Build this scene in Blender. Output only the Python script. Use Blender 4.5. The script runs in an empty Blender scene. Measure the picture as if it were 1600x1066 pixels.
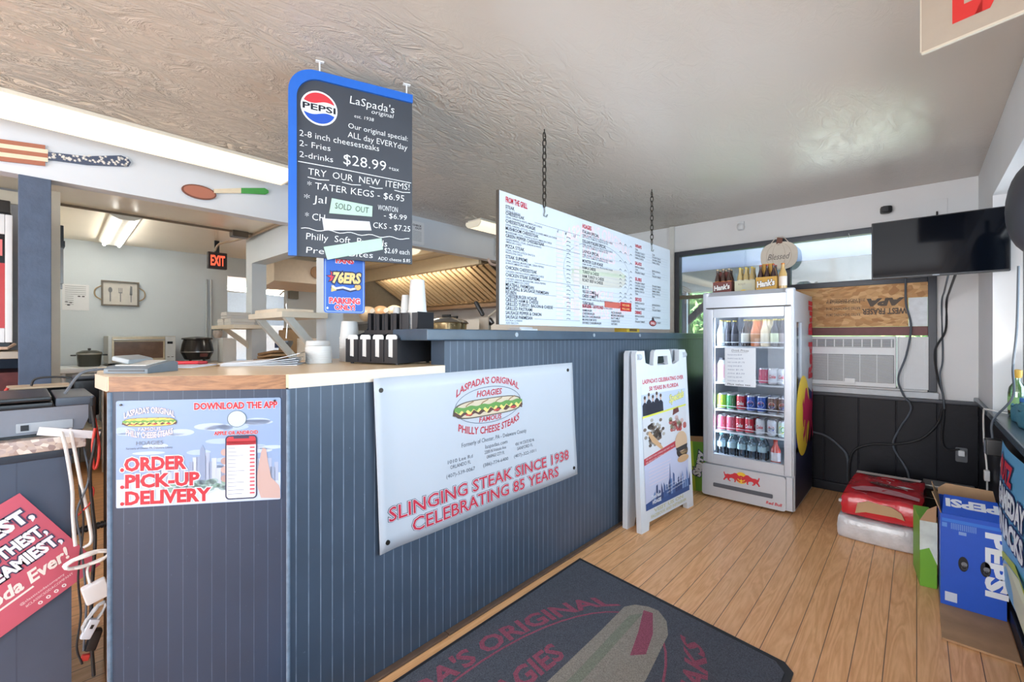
import bpy, bmesh, math, random
from mathutils import Vector as V, Matrix
random.seed(7)
S = bpy.context.scene
COL = S.collection
# ---------------------------------------------------------------- camera, world, light, exposure
cam = bpy.data.objects.new('camera', bpy.data.cameras.new('camera'))
COL.objects.link(cam)
cam.location = (0, 0, 1.25)
cam.rotation_euler = (math.pi/2, 0, math.radians(42.0775))
cam.data.sensor_width = 36
cam.data.lens = 15.75
cam.data.shift_y = -6/1600
cam.data.clip_start = .02
S.camera = cam
S.view_settings.view_transform = 'Standard'
S.view_settings.look = 'None'
S.view_settings.gamma = 1
S.view_settings.use_curve_mapping = False
S.view_settings.exposure = 0.30
S.cycles.use_denoising = True
S.cycles.max_bounces = 8
S.cycles.diffuse_bounces = 5
S.cycles.transparent_max_bounces = 12
W = bpy.data.worlds.new('world'); S.world = W; W.use_nodes = True
nt = W.node_tree; nt.nodes.clear()
wo = nt.nodes.new('ShaderNodeOutputWorld'); wb = nt.nodes.new('ShaderNodeBackground')
wb.inputs[0].default_value = (.72, .84, 1, 1); wb.inputs[1].default_value = 3.2
nt.links.new(wb.outputs[0], wo.inputs[0])

def area(name, loc, rot, sx, sy, power, col=(1, 1, 1)):
    l = bpy.data.lights.new(name, 'AREA'); l.shape = 'RECTANGLE'; l.size = sx; l.size_y = sy
    l.energy = power; l.color = col
    o = bpy.data.objects.new(name, l); COL.objects.link(o); o.location = loc; o.rotation_euler = rot
    return o
DAY = (.90, .95, 1.0)
WARM = (1.0, .95, .88)
area('daylight_side_window', (.62, 1.45, 1.46), (0, math.radians(72), 0), 1.1, 4.4, 88, DAY)              # sky light through the side windows
area('ceiling_fill_side', (.60, 2.2, 1.3), (0, math.radians(142), 0), .9, 2.9, 20, WARM)          # added lamp aimed up to brighten the ceiling, imitating bounce off the pavement
area('daylight_street_window', (-1.4, -3.05, 1.4), (math.radians(84), 0, 0), 3.4, 1.8, 84, (1, .97, .93))           # shop front behind the camera
area('ceiling_fill_street', (-1.4, -3.0, 1.1), (math.radians(140), 0, 0), 3.4, 1.6, 12, WARM)  # up-light added on the street side to lift the ceiling

sl_ = bpy.data.lights.new('sun', 'SUN'); sl_.energy = 13; sl_.angle = .03; sl_.color = (1, .95, .86)
sun = bpy.data.objects.new('sun', sl_); COL.objects.link(sun); sun.rotation_euler = (math.radians(36), 0, 0)
# ---------------------------------------------------------------- helpers
def lin(c):
    c = c/255
    return c/12.92 if c <= .04045 else ((c+.055)/1.055)**2.4
def rgb(c): return (lin(c[0]), lin(c[1]), lin(c[2]), 1)
MATS = {}
def M(name, c=(200, 200, 200), rough=.5, metal=0., var=.06, scale=25, bump=0., bscale=None, emit=0., spec=.5, coat=0.):
    if name in MATS: return MATS[name]
    m = bpy.data.materials.new(name); m.use_nodes = True
    n = m.node_tree.nodes; l = m.node_tree.links
    p = n['Principled BSDF']
    p.inputs['Roughness'].default_value = rough; p.inputs['Metallic'].default_value = metal
    p.inputs['Specular IOR Level'].default_value = spec
    p.inputs['Coat Weight'].default_value = coat
    b = rgb(c)
    p.inputs['Base Color'].default_value = b
    if var or bump:
        tc = n.new('ShaderNodeTexCoord'); nz = n.new('ShaderNodeTexNoise')
        nz.inputs['Scale'].default_value = scale; nz.inputs['Detail'].default_value = 3
        l.new(tc.outputs['Object'], nz.inputs['Vector'])
        mx = n.new('ShaderNodeMix'); mx.data_type = 'RGBA'
        mx.inputs[6].default_value = [v*(1-var*1.5) for v in b[:3]]+[1]
        mx.inputs[7].default_value = [min(1, v*(1+var*1.5)) for v in b[:3]]+[1]
        l.new(nz.outputs[0], mx.inputs[0]); l.new(mx.outputs[2], p.inputs['Base Color'])
        if bump:
            bp = n.new('ShaderNodeBump'); bp.inputs['Strength'].default_value = bump; bp.inputs['Distance'].default_value = .01
            nb = nz
            if bscale:
                nb = n.new('ShaderNodeTexNoise'); nb.inputs['Scale'].default_value = bscale; nb.inputs['Detail'].default_value = 4
                l.new(tc.outputs['Object'], nb.inputs['Vector'])
            l.new(nb.outputs[0], bp.inputs['Height']); l.new(bp.outputs[0], p.inputs['Normal'])
    if emit:
        p.inputs['Emission Color'].default_value = b; p.inputs['Emission Strength'].default_value = emit
    MATS[name] = m
    return m
INK = {}
def ink(c, rough=.55):
    k = (tuple(c), rough)
    if k not in INK:
        INK[k] = M('ink_%02x%02x%02x_%d' % (c[0], c[1], c[2], rough*100), c, rough, var=0)
    return INK[k]
def glass(name, tint=(235, 242, 245), gl=.12):
    if name in MATS: return MATS[name]
    m = bpy.data.materials.new(name); m.use_nodes = True
    n = m.node_tree.nodes; l = m.node_tree.links; n.clear()
    o = n.new('ShaderNodeOutputMaterial'); mx = n.new('ShaderNodeMixShader'); t = n.new('ShaderNodeBsdfTransparent'); g = n.new('ShaderNodeBsdfGlossy')
    f = n.new('ShaderNodeFresnel'); f.inputs[0].default_value = 1.45
    ad = n.new('ShaderNodeMath'); ad.operation = 'ADD'; ad.inputs[1].default_value = gl-.04; ad.use_clamp = True
    t.inputs[0].default_value = rgb(tint); g.inputs['Roughness'].default_value = .02
    l.new(f.outputs[0], ad.inputs[0]); l.new(ad.outputs[0], mx.inputs[0]); l.new(t.outputs[0], mx.inputs[1]); l.new(g.outputs[0], mx.inputs[2]); l.new(mx.outputs[0], o.inputs[0])
    MATS[name] = m
    return m

def box_geo(x0, x1, y0, y1, z0, z1, b=0, seg=2):
    x0, x1 = sorted((x0, x1)); y0, y1 = sorted((y0, y1)); z0, z1 = sorted((z0, z1))
    if not b:
        v = [(x, y, z) for z in (z0, z1) for y in (y0, y1) for x in (x0, x1)]
        return v, [(0, 2, 3, 1), (4, 5, 7, 6), (0, 1, 5, 4), (2, 6, 7, 3), (0, 4, 6, 2), (1, 3, 7, 5)]
    t = bmesh.new(); bmesh.ops.create_cube(t, size=1)
    for q in t.verts: q.co = V(((x0+x1)/2+q.co.x*(x1-x0), (y0+y1)/2+q.co.y*(y1-y0), (z0+z1)/2+q.co.z*(z1-z0)))
    b = min(b, .45*min(x1-x0, y1-y0, z1-z0))
    bmesh.ops.bevel(t, geom=t.edges[:], offset=b, segments=seg, affect='EDGES', profile=.5)
    t.verts.index_update()
    v = [q.co.copy() for q in t.verts]; f = [[q.index for q in p.verts] for p in t.faces]
    t.free()
    return v, f

class MB:
    """collects shapes and links them as ONE mesh object; with a thing given, coordinates are world coordinates"""
    def __init__(s, th=None):
        s.bm = bmesh.new(); s.T = Matrix(); s.wn = False
        if th is not None: s.T = (Matrix.Translation(th.location) @ Matrix.Rotation(th.rotation_euler[2], 4, 'Z')).inverted()
        s.L = Matrix()
    def add(s, vs, fs, m=0):
        t = s.T @ s.L
        q = [s.bm.verts.new(t @ V(v)) for v in vs]
        for f in fs:
            try: s.bm.faces.new([q[i] for i in f]).material_index = m
            except ValueError: pass
        return s
    def box(s, x0, x1, y0, y1, z0, z1, m=0, b=0, seg=2):
        if b: s.wn = True
        return s.add(*box_geo(x0, x1, y0, y1, z0, z1, b, seg), m)
    def obox(s, c, size, rz=0, m=0, b=0, rx=0, ry=0):
        L0 = s.L
        s.L = L0 @ Matrix.Translation(c) @ Matrix.Rotation(rz, 4, 'Z') @ Matrix.Rotation(ry, 4, 'Y') @ Matrix.Rotation(rx, 4, 'X')
        s.box(-size[0]/2, size[0]/2, -size[1]/2, size[1]/2, -size[2]/2, size[2]/2, m, b)
        s.L = L0
        return s
    def prism(s, pts, o, eu, ev, d, m=0):
        """polygon pts (u,v) in the frame o,eu,ev pushed along d"""
        o, eu, ev, d = V(o), V(eu), V(ev), V(d); n = len(pts)
        a = [o+eu*u+ev*v for u, v in pts]; b = [p+d for p in a]
        fs = [tuple(range(n)), tuple(range(2*n-1, n-1, -1))]+[(i, i+n, (i+1) % n+n, (i+1) % n) for i in range(n)]
        return s.add(a+b, fs, m)
    def cyl(s, p, q, r, r2=None, n=16, m=0, cap=True):
        p, q = V(p), V(q); r2 = r if r2 is None else r2
        d = (q-p).normalized(); a = d.orthogonal().normalized(); b = d.cross(a)
        vs = []
        for c, rr in ((p, r), (q, r2)):
            for i in range(n):
                t = 2*math.pi*i/n; vs.append(c+(a*math.cos(t)+b*math.sin(t))*rr)
        fs = [(i, (i+1) % n, n+(i+1) % n, n+i) for i in range(n)]
        if cap: fs += [tuple(range(n-1, -1, -1)), tuple(range(n, 2*n))]
        return s.add(vs, fs, m)
    def tube(s, pts, r, n=8, m=0, closed=False):
        pts = [V(p) for p in pts]; k = len(pts); vs = []; fs = []
        a = None
        for i, p in enumerate(pts):
            if closed: d = pts[(i+1) % k]-pts[i-1]
            else: d = pts[min(i+1, k-1)]-pts[max(i-1, 0)]
            if d.length < 1e-9: d = V((0, 0, 1))
            d.normalize()
            a = d.orthogonal() if a is None else a-d*a.dot(d)
            if a.length < 1e-6: a = d.orthogonal()
            a.normalize(); b = d.cross(a)
            for j in range(n):
                t = 2*math.pi*j/n; vs.append(p+(a*math.cos(t)+b*math.sin(t))*r)
        for i in range(k if closed else k-1):
            for j in range(n):
                i2 = (i+1) % k
                fs.append((i*n+j, i*n+(j+1) % n, i2*n+(j+1) % n, i2*n+j))
        if not closed: fs += [tuple(range(n-1, -1, -1)), tuple(range((k-1)*n, k*n))]
        return s.add(vs, fs, m)
    def lathe(s, prof, c=(0, 0, 0), n=20, m=0, sx=1, sy=1):
        """prof: (r, z) or (r, z, material of the band that follows)"""
        c = V(c); k = len(prof); vs = []
        for pr in prof:
            for j in range(n):
                t = 2*math.pi*j/n; vs.append(c+V((pr[0]*math.cos(t)*sx, pr[0]*math.sin(t)*sy, pr[1])))
        t = s.T @ s.L
        q = [s.bm.verts.new(t @ v) for v in vs]
        for i in range(k-1):
            mm = prof[i][2] if len(prof[i]) > 2 else m
            for j in range(n):
                s.bm.faces.new((q[i*n+j], q[i*n+(j+1) % n], q[(i+1)*n+(j+1) % n], q[(i+1)*n+j])).material_index = mm
        for i, rev in ((0, True), (k-1, False)):
            if prof[i][0] > 1e-5:
                mm = prof[max(0, i-1)][2] if len(prof[max(0, i-1)]) > 2 else m
                r = [q[i*n+j] for j in range(n)]
                s.bm.faces.new(r[::-1] if rev else r).material_index = mm
        return s
    def ball(s, c, rx, ry, rz, m=0, n=16, k=10):
        pr = [(max(1e-4, math.sin(math.pi*i/k)), -math.cos(math.pi*i/k)) for i in range(k+1)]
        L0 = s.L; s.L = L0 @ Matrix.Translation(c) @ Matrix.Diagonal((rx, ry, rz, 1)); s.lathe(pr, n=n, m=m); s.L = L0
        return s
    def build(s, name, mats, parent=None, smooth=40):
        if not isinstance(mats, (list, tuple)): mats = [mats]
        bmesh.ops.recalc_face_normals(s.bm, faces=s.bm.faces[:])
        me = bpy.data.meshes.new(name); s.bm.to_mesh(me); s.bm.free()
        for m in mats: me.materials.append(m)
        if smooth:
            me.polygons.foreach_set('use_smooth', [True]*len(me.polygons)); me.set_sharp_from_angle(angle=math.radians(smooth))
        o = bpy.data.objects.new(name, me); COL.objects.link(o)
        if s.wn: o.modifiers.new('normals', 'WEIGHTED_NORMAL').keep_sharp = True
        if parent is not None: o.parent = parent
        return o
def thing(name, label, cat, loc=(0, 0, 0), rz=0, group=None):
    o = bpy.data.objects.new(name, None); COL.objects.link(o); o.empty_display_size = .05
    o.location = loc; o.rotation_euler = (0, 0, rz); return tag(o, label, cat, group)
def tag(o, label, cat, group=None, kind=None):
    o['label'] = label; o['category'] = cat
    if group: o['group'] = group
    if kind: o['kind'] = kind
    return o
def struct(mb, name, mats, label=None, parent=None, smooth=40):
    o = mb.build(name, mats, parent, smooth)
    if parent is None: o['kind'] = 'structure'
    if label: o['label'] = label
    return o
def dup(o, loc=None, label=None):
    c = o.copy(); COL.objects.link(c)
    if loc is not None: c.location = loc
    if label: c['label'] = label
    for ch in o.children:
        d = ch.copy(); COL.objects.link(d); d.parent = c
    return c
def spline(pts, k=8):
    pts = [V(p) for p in pts]; P = [pts[0]*2-pts[1]]+pts+[pts[-1]*2-pts[-2]]; out = []
    for i in range(1, len(P)-2):
        a, b, c, d = P[i-1:i+3]
        for j in range(k):
            t = j/k
            out.append(.5*((2*b)+(c-a)*t+(2*a-5*b+4*c-d)*t*t+(3*b-a-3*c+d)*t**3))
    return out+[pts[-1]]
def cable(name, label, pts, r, mat, k=8, cat='cable', group=None):
    return tag(MB().tube(spline(pts, k), r).build(name, mat), label, cat, group)
def rrect(x0, y0, x1, y1, r, n=5):
    o = []
    for cx, cy, a in ((x1-r, y1-r, 0), (x0+r, y1-r, 90), (x0+r, y0+r, 180), (x1-r, y0+r, 270)):
        for i in range(n+1):
            t = math.radians(a+90*i/n); o.append((cx+r*math.cos(t), cy+r*math.sin(t)))
    return o
def ell(cx, cy, rx, ry, n=32, a0=0, a1=360):
    return [(cx+rx*math.cos(math.radians(a0+(a1-a0)*i/n)), cy+ry*math.sin(math.radians(a0+(a1-a0)*i/n))) for i in range(n if a1-a0 == 360 else n+1)]
# printing on flat things ------------------------------------------------
_tc = {}
def glyphs(s, bold=0., shear=0.):
    k = (s, bold, shear)
    if k not in _tc:
        cu = bpy.data.curves.new('text', 'FONT'); cu.body = s; cu.size = 1; cu.shear = shear; cu.offset = bold; cu.resolution_u = 2
        ob = bpy.data.objects.new('text', cu); COL.objects.link(ob)
        me = bpy.data.meshes.new_from_object(ob)
        _tc[k] = ([(v.co.x, v.co.y) for v in me.vertices], [tuple(p.vertices) for p in me.polygons])
        bpy.data.objects.remove(ob); bpy.data.meshes.remove(me); bpy.data.curves.remove(cu)
    return _tc[k]
_h = glyphs('H')[0]; CAP = max(v[1] for v in _h)
class Print:
    """flat inks laid on a surface, local frame: u to the right, v up, facing -y; f maps (u, v, height above the surface)"""
    def __init__(s, f=None, th=None, step=.0007):
        s.mb = MB(th); s.f = f or (lambda u, v, h: (u, -h, v)); s.m = []; s.step = step
    def mi(s, c):
        c = c if not isinstance(c, tuple) else ink(c)
        if c not in s.m: s.m.append(c)
        return s.m.index(c)
    def poly(s, pts, c, L=1):
        s.mb.add([s.f(u, v, s.step*L) for u, v in pts], [tuple(range(len(pts)))], s.mi(c)); return s
    def rect(s, x0, y0, x1, y1, c, L=1): return s.poly([(x0, y0), (x1, y0), (x1, y1), (x0, y1)], c, L)
    def ring(s, cx, cy, rx, ry, w, c, L=1, n=40, a0=0, a1=360):
        o = ell(cx, cy, rx, ry, n, a0, a1); i = ell(cx, cy, rx-w, ry-w, n, a0, a1); k = len(o)
        full = a1-a0 == 360
        s.mb.add([s.f(u, v, s.step*L) for u, v in o+i], [(j, (j+1) % k, k+(j+1) % k, k+j) for j in range(k if full else k-1)], s.mi(c)); return s
    def line(s, pts, w, c, L=1):
        vs = []; k = len(pts)
        for i in range(k):
            a = V(pts[max(i-1, 0)]); b = V(pts[min(i+1, k-1)]); d = (b-a).normalized(); n = V((-d.y, d.x))*w/2; p = V(pts[i])
            vs += [p+n, p-n]
        s.mb.add([s.f(q[0], q[1], s.step*L) for q in vs], [(2*i, 2*i+1, 2*i+3, 2*i+2) for i in range(k-1)], s.mi(c)); return s
    def text(s, t, x, y, h, c, L=1, al='L', w=None, bold=0., shear=0., warp=None, rot=0., ol=None):
        if ol: s.text(t, x, y, h, ol[0], L, al, w, bold+ol[1], shear, warp, rot); L += 1
        base, _ = glyphs(t, 0, shear); vs, fs = glyphs(t, bold, shear)
        if not vs: return s
        x0 = min(v[0] for v in base); x1 = max(v[0] for v in base)
        ky = h/CAP; kx = ky if w is None else w/(x1-x0); wd = (x1-x0)*kx
        off = {'L': 0, 'C': -wd/2, 'R': -wd}[al]; cr, sr = math.cos(rot), math.sin(rot)
        out = []
        for a, b in vs:
            a = (a-x0)*kx+off; b = b*ky
            a, b = x+a*cr-b*sr, y+a*sr+b*cr
            if warp: a, b = warp(a, b)
            out.append(s.f(a, b, s.step*L))
        s.mb.add(out, fs, s.mi(c)); return s
    def build(s, name, parent=None): return s.mb.build(name, s.m, parent, smooth=0)
def arch(cx, rx, ry, sgn=1):
    return lambda x, y: (x, y+sgn*ry*(math.sqrt(max(0, 1-((x-cx)/rx)**2))-1))
RED = (196, 48, 62); DK = (40, 44, 52)
def hoagie(p, cx, cy, w, L=1, bun=(206, 190, 165), flat=False):
    """the long sandwich of the shop's logo, w wide"""
    s = w/.46
    q = lambda pts: [(cx+x*s, cy+y*s) for x, y in pts]
    n = 24
    top = [(-.23+.46*i/n, .004+.036*math.sqrt(max(0, 1-(2*i/n-1)**4))) for i in range(n+1)]
    bot = [(-.225+.45*i/n, -.018-.026*math.sqrt(max(0, 1-(2*i/n-1)**4))) for i in range(n+1)]
    p.poly(q(top+[(.235, -.02), (-.235, -.02)]), (92, 84, 72), L)
    p.poly(q(bot[::-1]+[(-.228, .0), (.228, .0)]), (92, 84, 72), L)
    p.poly(q([(x*.97, y-.004) for x, y in top]), bun, L+1)
    p.poly(q([(x*.97, y+.005) for x, y in bot]), bun, L+1)
    wav = lambda a, b, k, ph: [(-.228+.456*i/60, a+b*math.sin(i*k+ph)) for i in range(61)]
    p.poly(q(wav(-.026, .005, .8, 1)+wav(-.004, .002, .5, 0)[::-1]), (88, 62, 58), L+2)
    tri = []
    for i in range(8): tri += [(-.22+.055*i, -.004), (-.192+.055*i, -.028 if i % 2 else -.02)]
    p.poly(q([(-.225, .01)]+tri+[(.225, -.004), (.225, .01)]), (226, 206, 120), L+3)
    for i in (1, 4, 6): p.poly(q(ell(-.2+.06*i, -.022, .022, .006, 10)), (190, 70, 66), L+3)
    p.poly(q(wav(-.006, .006, 1.3, .5)+wav(.014, .003, .6, 0)[::-1]), (98, 146, 74), L+4)
    for i in range(4):
        x = -.14+.095*i
        p.line(q([(x-.02, .014), (x-.005, .024), (x+.03, .034)]), .005*s, (150, 118, 84), L+4)
def shop_logo(p, cx, cy, w, col=RED, L=1, ring=(90, 100, 120), bold=.02, bun=(206, 190, 165)):
    s = w/.46; b = bold
    p.ring(cx, cy, .222*s, .086*s, .0028*s, ring, L)
    p.text("LASPADA'S ORIGINAL", cx, cy+.10*s, .030*s, col, L, 'C', .42*s, b, .15, arch(cx, .235*s, .085*s))
    p.text('HOAGIES', cx, cy+.043*s, .027*s, col, L, 'C', .17*s, b, .25)
    p.text('FAMOUS', cx, cy-.076*s, .022*s, col, L, 'C', .15*s, b, .15)
    p.text('PHILLY CHEESE STEAKS', cx, cy-.133*s, .032*s, col, L, 'C', .41*s, b, .15, arch(cx, .235*s, .072*s, -1))
    hoagie(p, cx, cy-.008*s, .46*s, L+1, bun)
def cola_globe(p, cx, cy, r, L=1, text=True):
    """round red, white and blue emblem"""
    p.poly(ell(cx, cy, r, r), (235, 238, 242), L)
    k = r*.9
    wv = lambda x: .16*k*math.sin(x/k*2.2)
    up = [(cx+k*math.cos(math.radians(a)), cy+k*math.sin(math.radians(a))) for a in range(24, 157, 6)]
    x0, x1 = up[-1][0]-cx, up[0][0]-cx
    p.poly(up+[(cx+x0+(x1-x0)*i/12, cy+.36*k+.1*k*math.sin(i/12*6.28+3.14)) for i in range(13)], (200, 50, 60), L+1)
    dn = [(cx+k*math.cos(math.radians(a)), cy+k*math.sin(math.radians(a))) for a in range(204, 337, 6)]
    x0, x1 = dn[-1][0]-cx, dn[0][0]-cx
    p.poly(dn+[(cx+x0+(x1-x0)*i/12, cy-.36*k+.1*k*math.sin(i/12*6.28)) for i in range(13)], (30, 80, 180), L+1)
    if text: p.text('PEPSI', cx, cy-.16*r, .34*r, (20, 24, 34), L+2, 'C', 1.75*r, .025)
BULL = [(.02, .52), (.0, .66), (-.04, .86), (.02, .90), (.05, .72), (.10, .66), (.2, .74), (.36, .72), (.5, .82), (.60, .95), (.72, .95), (.82, .80), (.89, .70), (.95, .80), (1.02, .72), (.98, .60), (1.0, .46), (.95, .34), (.88, .32), (.84, .44), (.77, .42), (.84, .28), (.96, .20), (.93, .08), (.87, .14), (.76, .18), (.69, .32), (.70, .14), (.66, .0), (.58, .02), (.62, .14), (.58, .32), (.44, .38), (.34, .34), (.30, .18), (.40, .06), (.34, .0), (.22, .12), (.18, .30), (.08, .18), (.02, .02), (-.06, .06), (.0, .24), (.06, .42)]
def bulls(p, cx, cy, w, L=1):
    h = w*.34
    p.poly(ell(cx, cy+.05*h, h*.52, h*.52), (240, 196, 50), L)
    for sg in (-1, 1): p.poly([(cx+sg*(w*.5*(x-1)), cy-.45*h+h*y*.9) for x, y in BULL], (206, 44, 56), L+1)
# ---------------------------------------------------------------- special materials
def newmat(name, rough=.5, spec=.5):
    m = bpy.data.materials.new(name); m.use_nodes = True
    n = m.node_tree.nodes; p = n['Principled BSDF']; p.inputs['Roughness'].default_value = rough; p.inputs['Specular IOR Level'].default_value = spec
    MATS[name] = m
    return m, n, m.node_tree.links, p
def nd(n, t, **k):
    q = n.new(t)
    for a, b in k.items():
        if hasattr(q, a): setattr(q, a, b)
        else: q.inputs[a].default_value = b
    return q
def ramp(n, stops):
    r = n.new('ShaderNodeValToRGB'); e = r.color_ramp.elements
    while len(e) < len(stops): e.new(.5)
    for i, (p, c) in enumerate(stops): e[i].position = p; e[i].color = rgb(c)
    return r
def mathn(n, l, op, a, b=None):
    q = n.new('ShaderNodeMath'); q.operation = op
    for i, v in enumerate((a, b)):
        if v is None: continue
        if isinstance(v, (int, float)): q.inputs[i].default_value = v
        else: l.new(v, q.inputs[i])
    return q.outputs[0]
def mixc(n, l, f, a, b):
    q = n.new('ShaderNodeMix'); q.data_type = 'RGBA'
    for s, v in ((0, f), (6, a), (7, b)):
        if isinstance(v, (int, float)): q.inputs[s].default_value = v
        elif isinstance(v, tuple): q.inputs[s].default_value = rgb(v)
        else: l.new(v, q.inputs[s])
    return q.outputs[2]
def beadboard(name, d, c=(62, 75, 92), groove=(124, 138, 156), pitch=.04, wid=.085):
    """painted tongue-and-groove board; pale grooves every pitch along direction d"""
    m, n, l, p = newmat(name, .42)
    g = nd(n, 'ShaderNodeNewGeometry'); dt = n.new('ShaderNodeVectorMath'); dt.operation = 'DOT_PRODUCT'
    l.new(g.outputs['Position'], dt.inputs[0]); dt.inputs[1].default_value = (d[0], d[1], 0)
    fr = mathn(n, l, 'FRACT', mathn(n, l, 'DIVIDE', dt.outputs['Value'], pitch))
    ln = mathn(n, l, 'LESS_THAN', fr, wid)
    nz = nd(n, 'ShaderNodeTexNoise', Scale=5., Detail=4.); l.new(g.outputs['Position'], nz.inputs['Vector'])
    nz2 = nd(n, 'ShaderNodeTexNoise', Scale=90., Detail=2.); l.new(g.outputs['Position'], nz2.inputs['Vector'])
    base = mixc(n, l, nz.outputs[0], tuple(int(v*.88) for v in c), tuple(int(v*1.1) for v in c))
    chip = mathn(n, l, 'GREATER_THAN', nz2.outputs[0], .76)
    base = mixc(n, l, mathn(n, l, 'MULTIPLY', chip, .35), base, groove)
    gz = nd(n, 'ShaderNodeTexNoise', Scale=14., Detail=2.); l.new(g.outputs['Position'], gz.inputs['Vector'])
    l.new(mixc(n, l, mathn(n, l, 'MULTIPLY', ln, mathn(n, l, 'MULTIPLY', gz.outputs[0], 1.3)), base, groove), p.inputs['Base Color'])
    b = nd(n, 'ShaderNodeBump', Strength=.5, Distance=.003); b.invert = True; l.new(ln, b.inputs['Height']); l.new(b.outputs[0], p.inputs['Normal'])
    return m
def wood(name, a, b, dirv=(1, 1, 1), scale=4., rough=.45, rings=6., planks=None):
    """wood grain stretched along the axis with the smallest factor in dirv; planks=(axis, width) adds board joints"""
    m, n, l, p = newmat(name, rough)
    g = nd(n, 'ShaderNodeNewGeometry'); mp = n.new('ShaderNodeMapping'); mp.inputs['Scale'].default_value = dirv
    pos = g.outputs['Position']
    tone = None
    if planks:
        sx = n.new('ShaderNodeSeparateXYZ'); l.new(pos, sx.inputs[0])
        k = mathn(n, l, 'DIVIDE', sx.outputs[planks[0]], planks[1]); fl = mathn(n, l, 'FLOOR', k); fr = mathn(n, l, 'FRACT', k)
        wn = nd(n, 'ShaderNodeTexWhiteNoise'); wn.noise_dimensions = '1D'; l.new(fl, wn.inputs['W'])
        tone = wn.outputs['Value']
        cb = n.new('ShaderNodeCombineXYZ'); l.new(mathn(n, l, 'MULTIPLY', tone, 7.), cb.inputs[1])
        ad = n.new('ShaderNodeVectorMath'); ad.operation = 'ADD'; l.new(pos, ad.inputs[0]); l.new(cb.outputs[0], ad.inputs[1]); pos = ad.outputs[0]
    l.new(pos, mp.inputs['Vector'])
    nz = nd(n, 'ShaderNodeTexNoise', Scale=scale, Detail=5., Distortion=.6); l.new(mp.outputs[0], nz.inputs['Vector'])
    rg = mathn(n, l, 'FRACT', mathn(n, l, 'MULTIPLY', nz.outputs[0], rings))
    rg = mathn(n, l, 'MULTIPLY', mathn(n, l, 'ABSOLUTE', mathn(n, l, 'SUBTRACT', rg, .5)), 2)
    fine = nd(n, 'ShaderNodeTexNoise', Scale=scale*9, Detail=3.); l.new(mp.outputs[0], fine.inputs['Vector'])
    f = mathn(n, l, 'ADD', mathn(n, l, 'MULTIPLY', rg, .45), mathn(n, l, 'MULTIPLY', fine.outputs[0], .55))
    c = mixc(n, l, f, a, b)
    h = fine.outputs[0]
    if planks:
        c = mixc(n, l, mathn(n, l, 'MULTIPLY', tone, .3), c, tuple(min(255, int(v*.78)) for v in a))
        gr = mathn(n, l, 'MAXIMUM', mathn(n, l, 'LESS_THAN', fr, .022), mathn(n, l, 'GREATER_THAN', fr, .99))
        c = mixc(n, l, mathn(n, l, 'MULTIPLY', gr, .85), c, (52, 38, 30))
        h = mathn(n, l, 'SUBTRACT', mathn(n, l, 'MULTIPLY', f, .25), gr)
    l.new(c, p.inputs['Base Color'])
    bp = nd(n, 'ShaderNodeBump', Strength=.25, Distance=.002); l.new(h, bp.inputs['Height']); l.new(bp.outputs[0], p.inputs['Normal'])
    return m
def trowel(name, c, rough=.24):
    """glossy painted plaster with trowel strokes"""
    m, n, l, p = newmat(name, rough, .55)
    g = nd(n, 'ShaderNodeNewGeometry'); mp = n.new('ShaderNodeMapping'); mp.inputs['Scale'].default_value = (1.6, .7, 1); mp.inputs['Rotation'].default_value = (0, 0, .5)
    l.new(g.outputs['Position'], mp.inputs['Vector'])
    a = nd(n, 'ShaderNodeTexNoise', Scale=7., Detail=6., Roughness=.6, Distortion=1.6); l.new(mp.outputs[0], a.inputs['Vector'])
    b = nd(n, 'ShaderNodeTexNoise', Scale=1.1, Detail=2.); l.new(g.outputs['Position'], b.inputs['Vector'])
    k = mathn(n, l, 'SUBTRACT', 1, mathn(n, l, 'MULTIPLY', mathn(n, l, 'ABSOLUTE', mathn(n, l, 'SUBTRACT', a.outputs[0], .5)), 9)); k = mathn(n, l, 'MAXIMUM', k, 0)
    mask = ramp(n, [(.42, (0, 0, 0)), (.62, (255, 255, 255))]); l.new(b.outputs[0], mask.inputs[0])
    sx = n.new('ShaderNodeSeparateXYZ'); l.new(g.outputs['Position'], sx.inputs[0])
    left = n.new('ShaderNodeMapRange'); l.new(sx.outputs[0], left.inputs[0])
    for i_, v_ in enumerate((-2.3, -1.1, 2.2, .08)): left.inputs[i_+1].default_value = v_
    big = nd(n, 'ShaderNodeTexNoise', Scale=3., Detail=2.); l.new(mp.outputs[0], big.inputs['Vector'])
    h = mathn(n, l, 'MULTIPLY', mathn(n, l, 'MULTIPLY', k, mathn(n, l, 'ADD', mask.outputs[0], .2)), left.outputs[0])
    h = mathn(n, l, 'ADD', h, mathn(n, l, 'MULTIPLY', big.outputs[0], .22))
    l.new(mixc(n, l, b.outputs[0], tuple(int(v*.95) for v in c), tuple(min(255, int(v*1.04)) for v in c)), p.inputs['Base Color'])
    bp = nd(n, 'ShaderNodeBump', Strength=.8, Distance=.010); l.new(h, bp.inputs['Height']); l.new(bp.outputs[0], p.inputs['Normal'])
    return m
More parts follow.
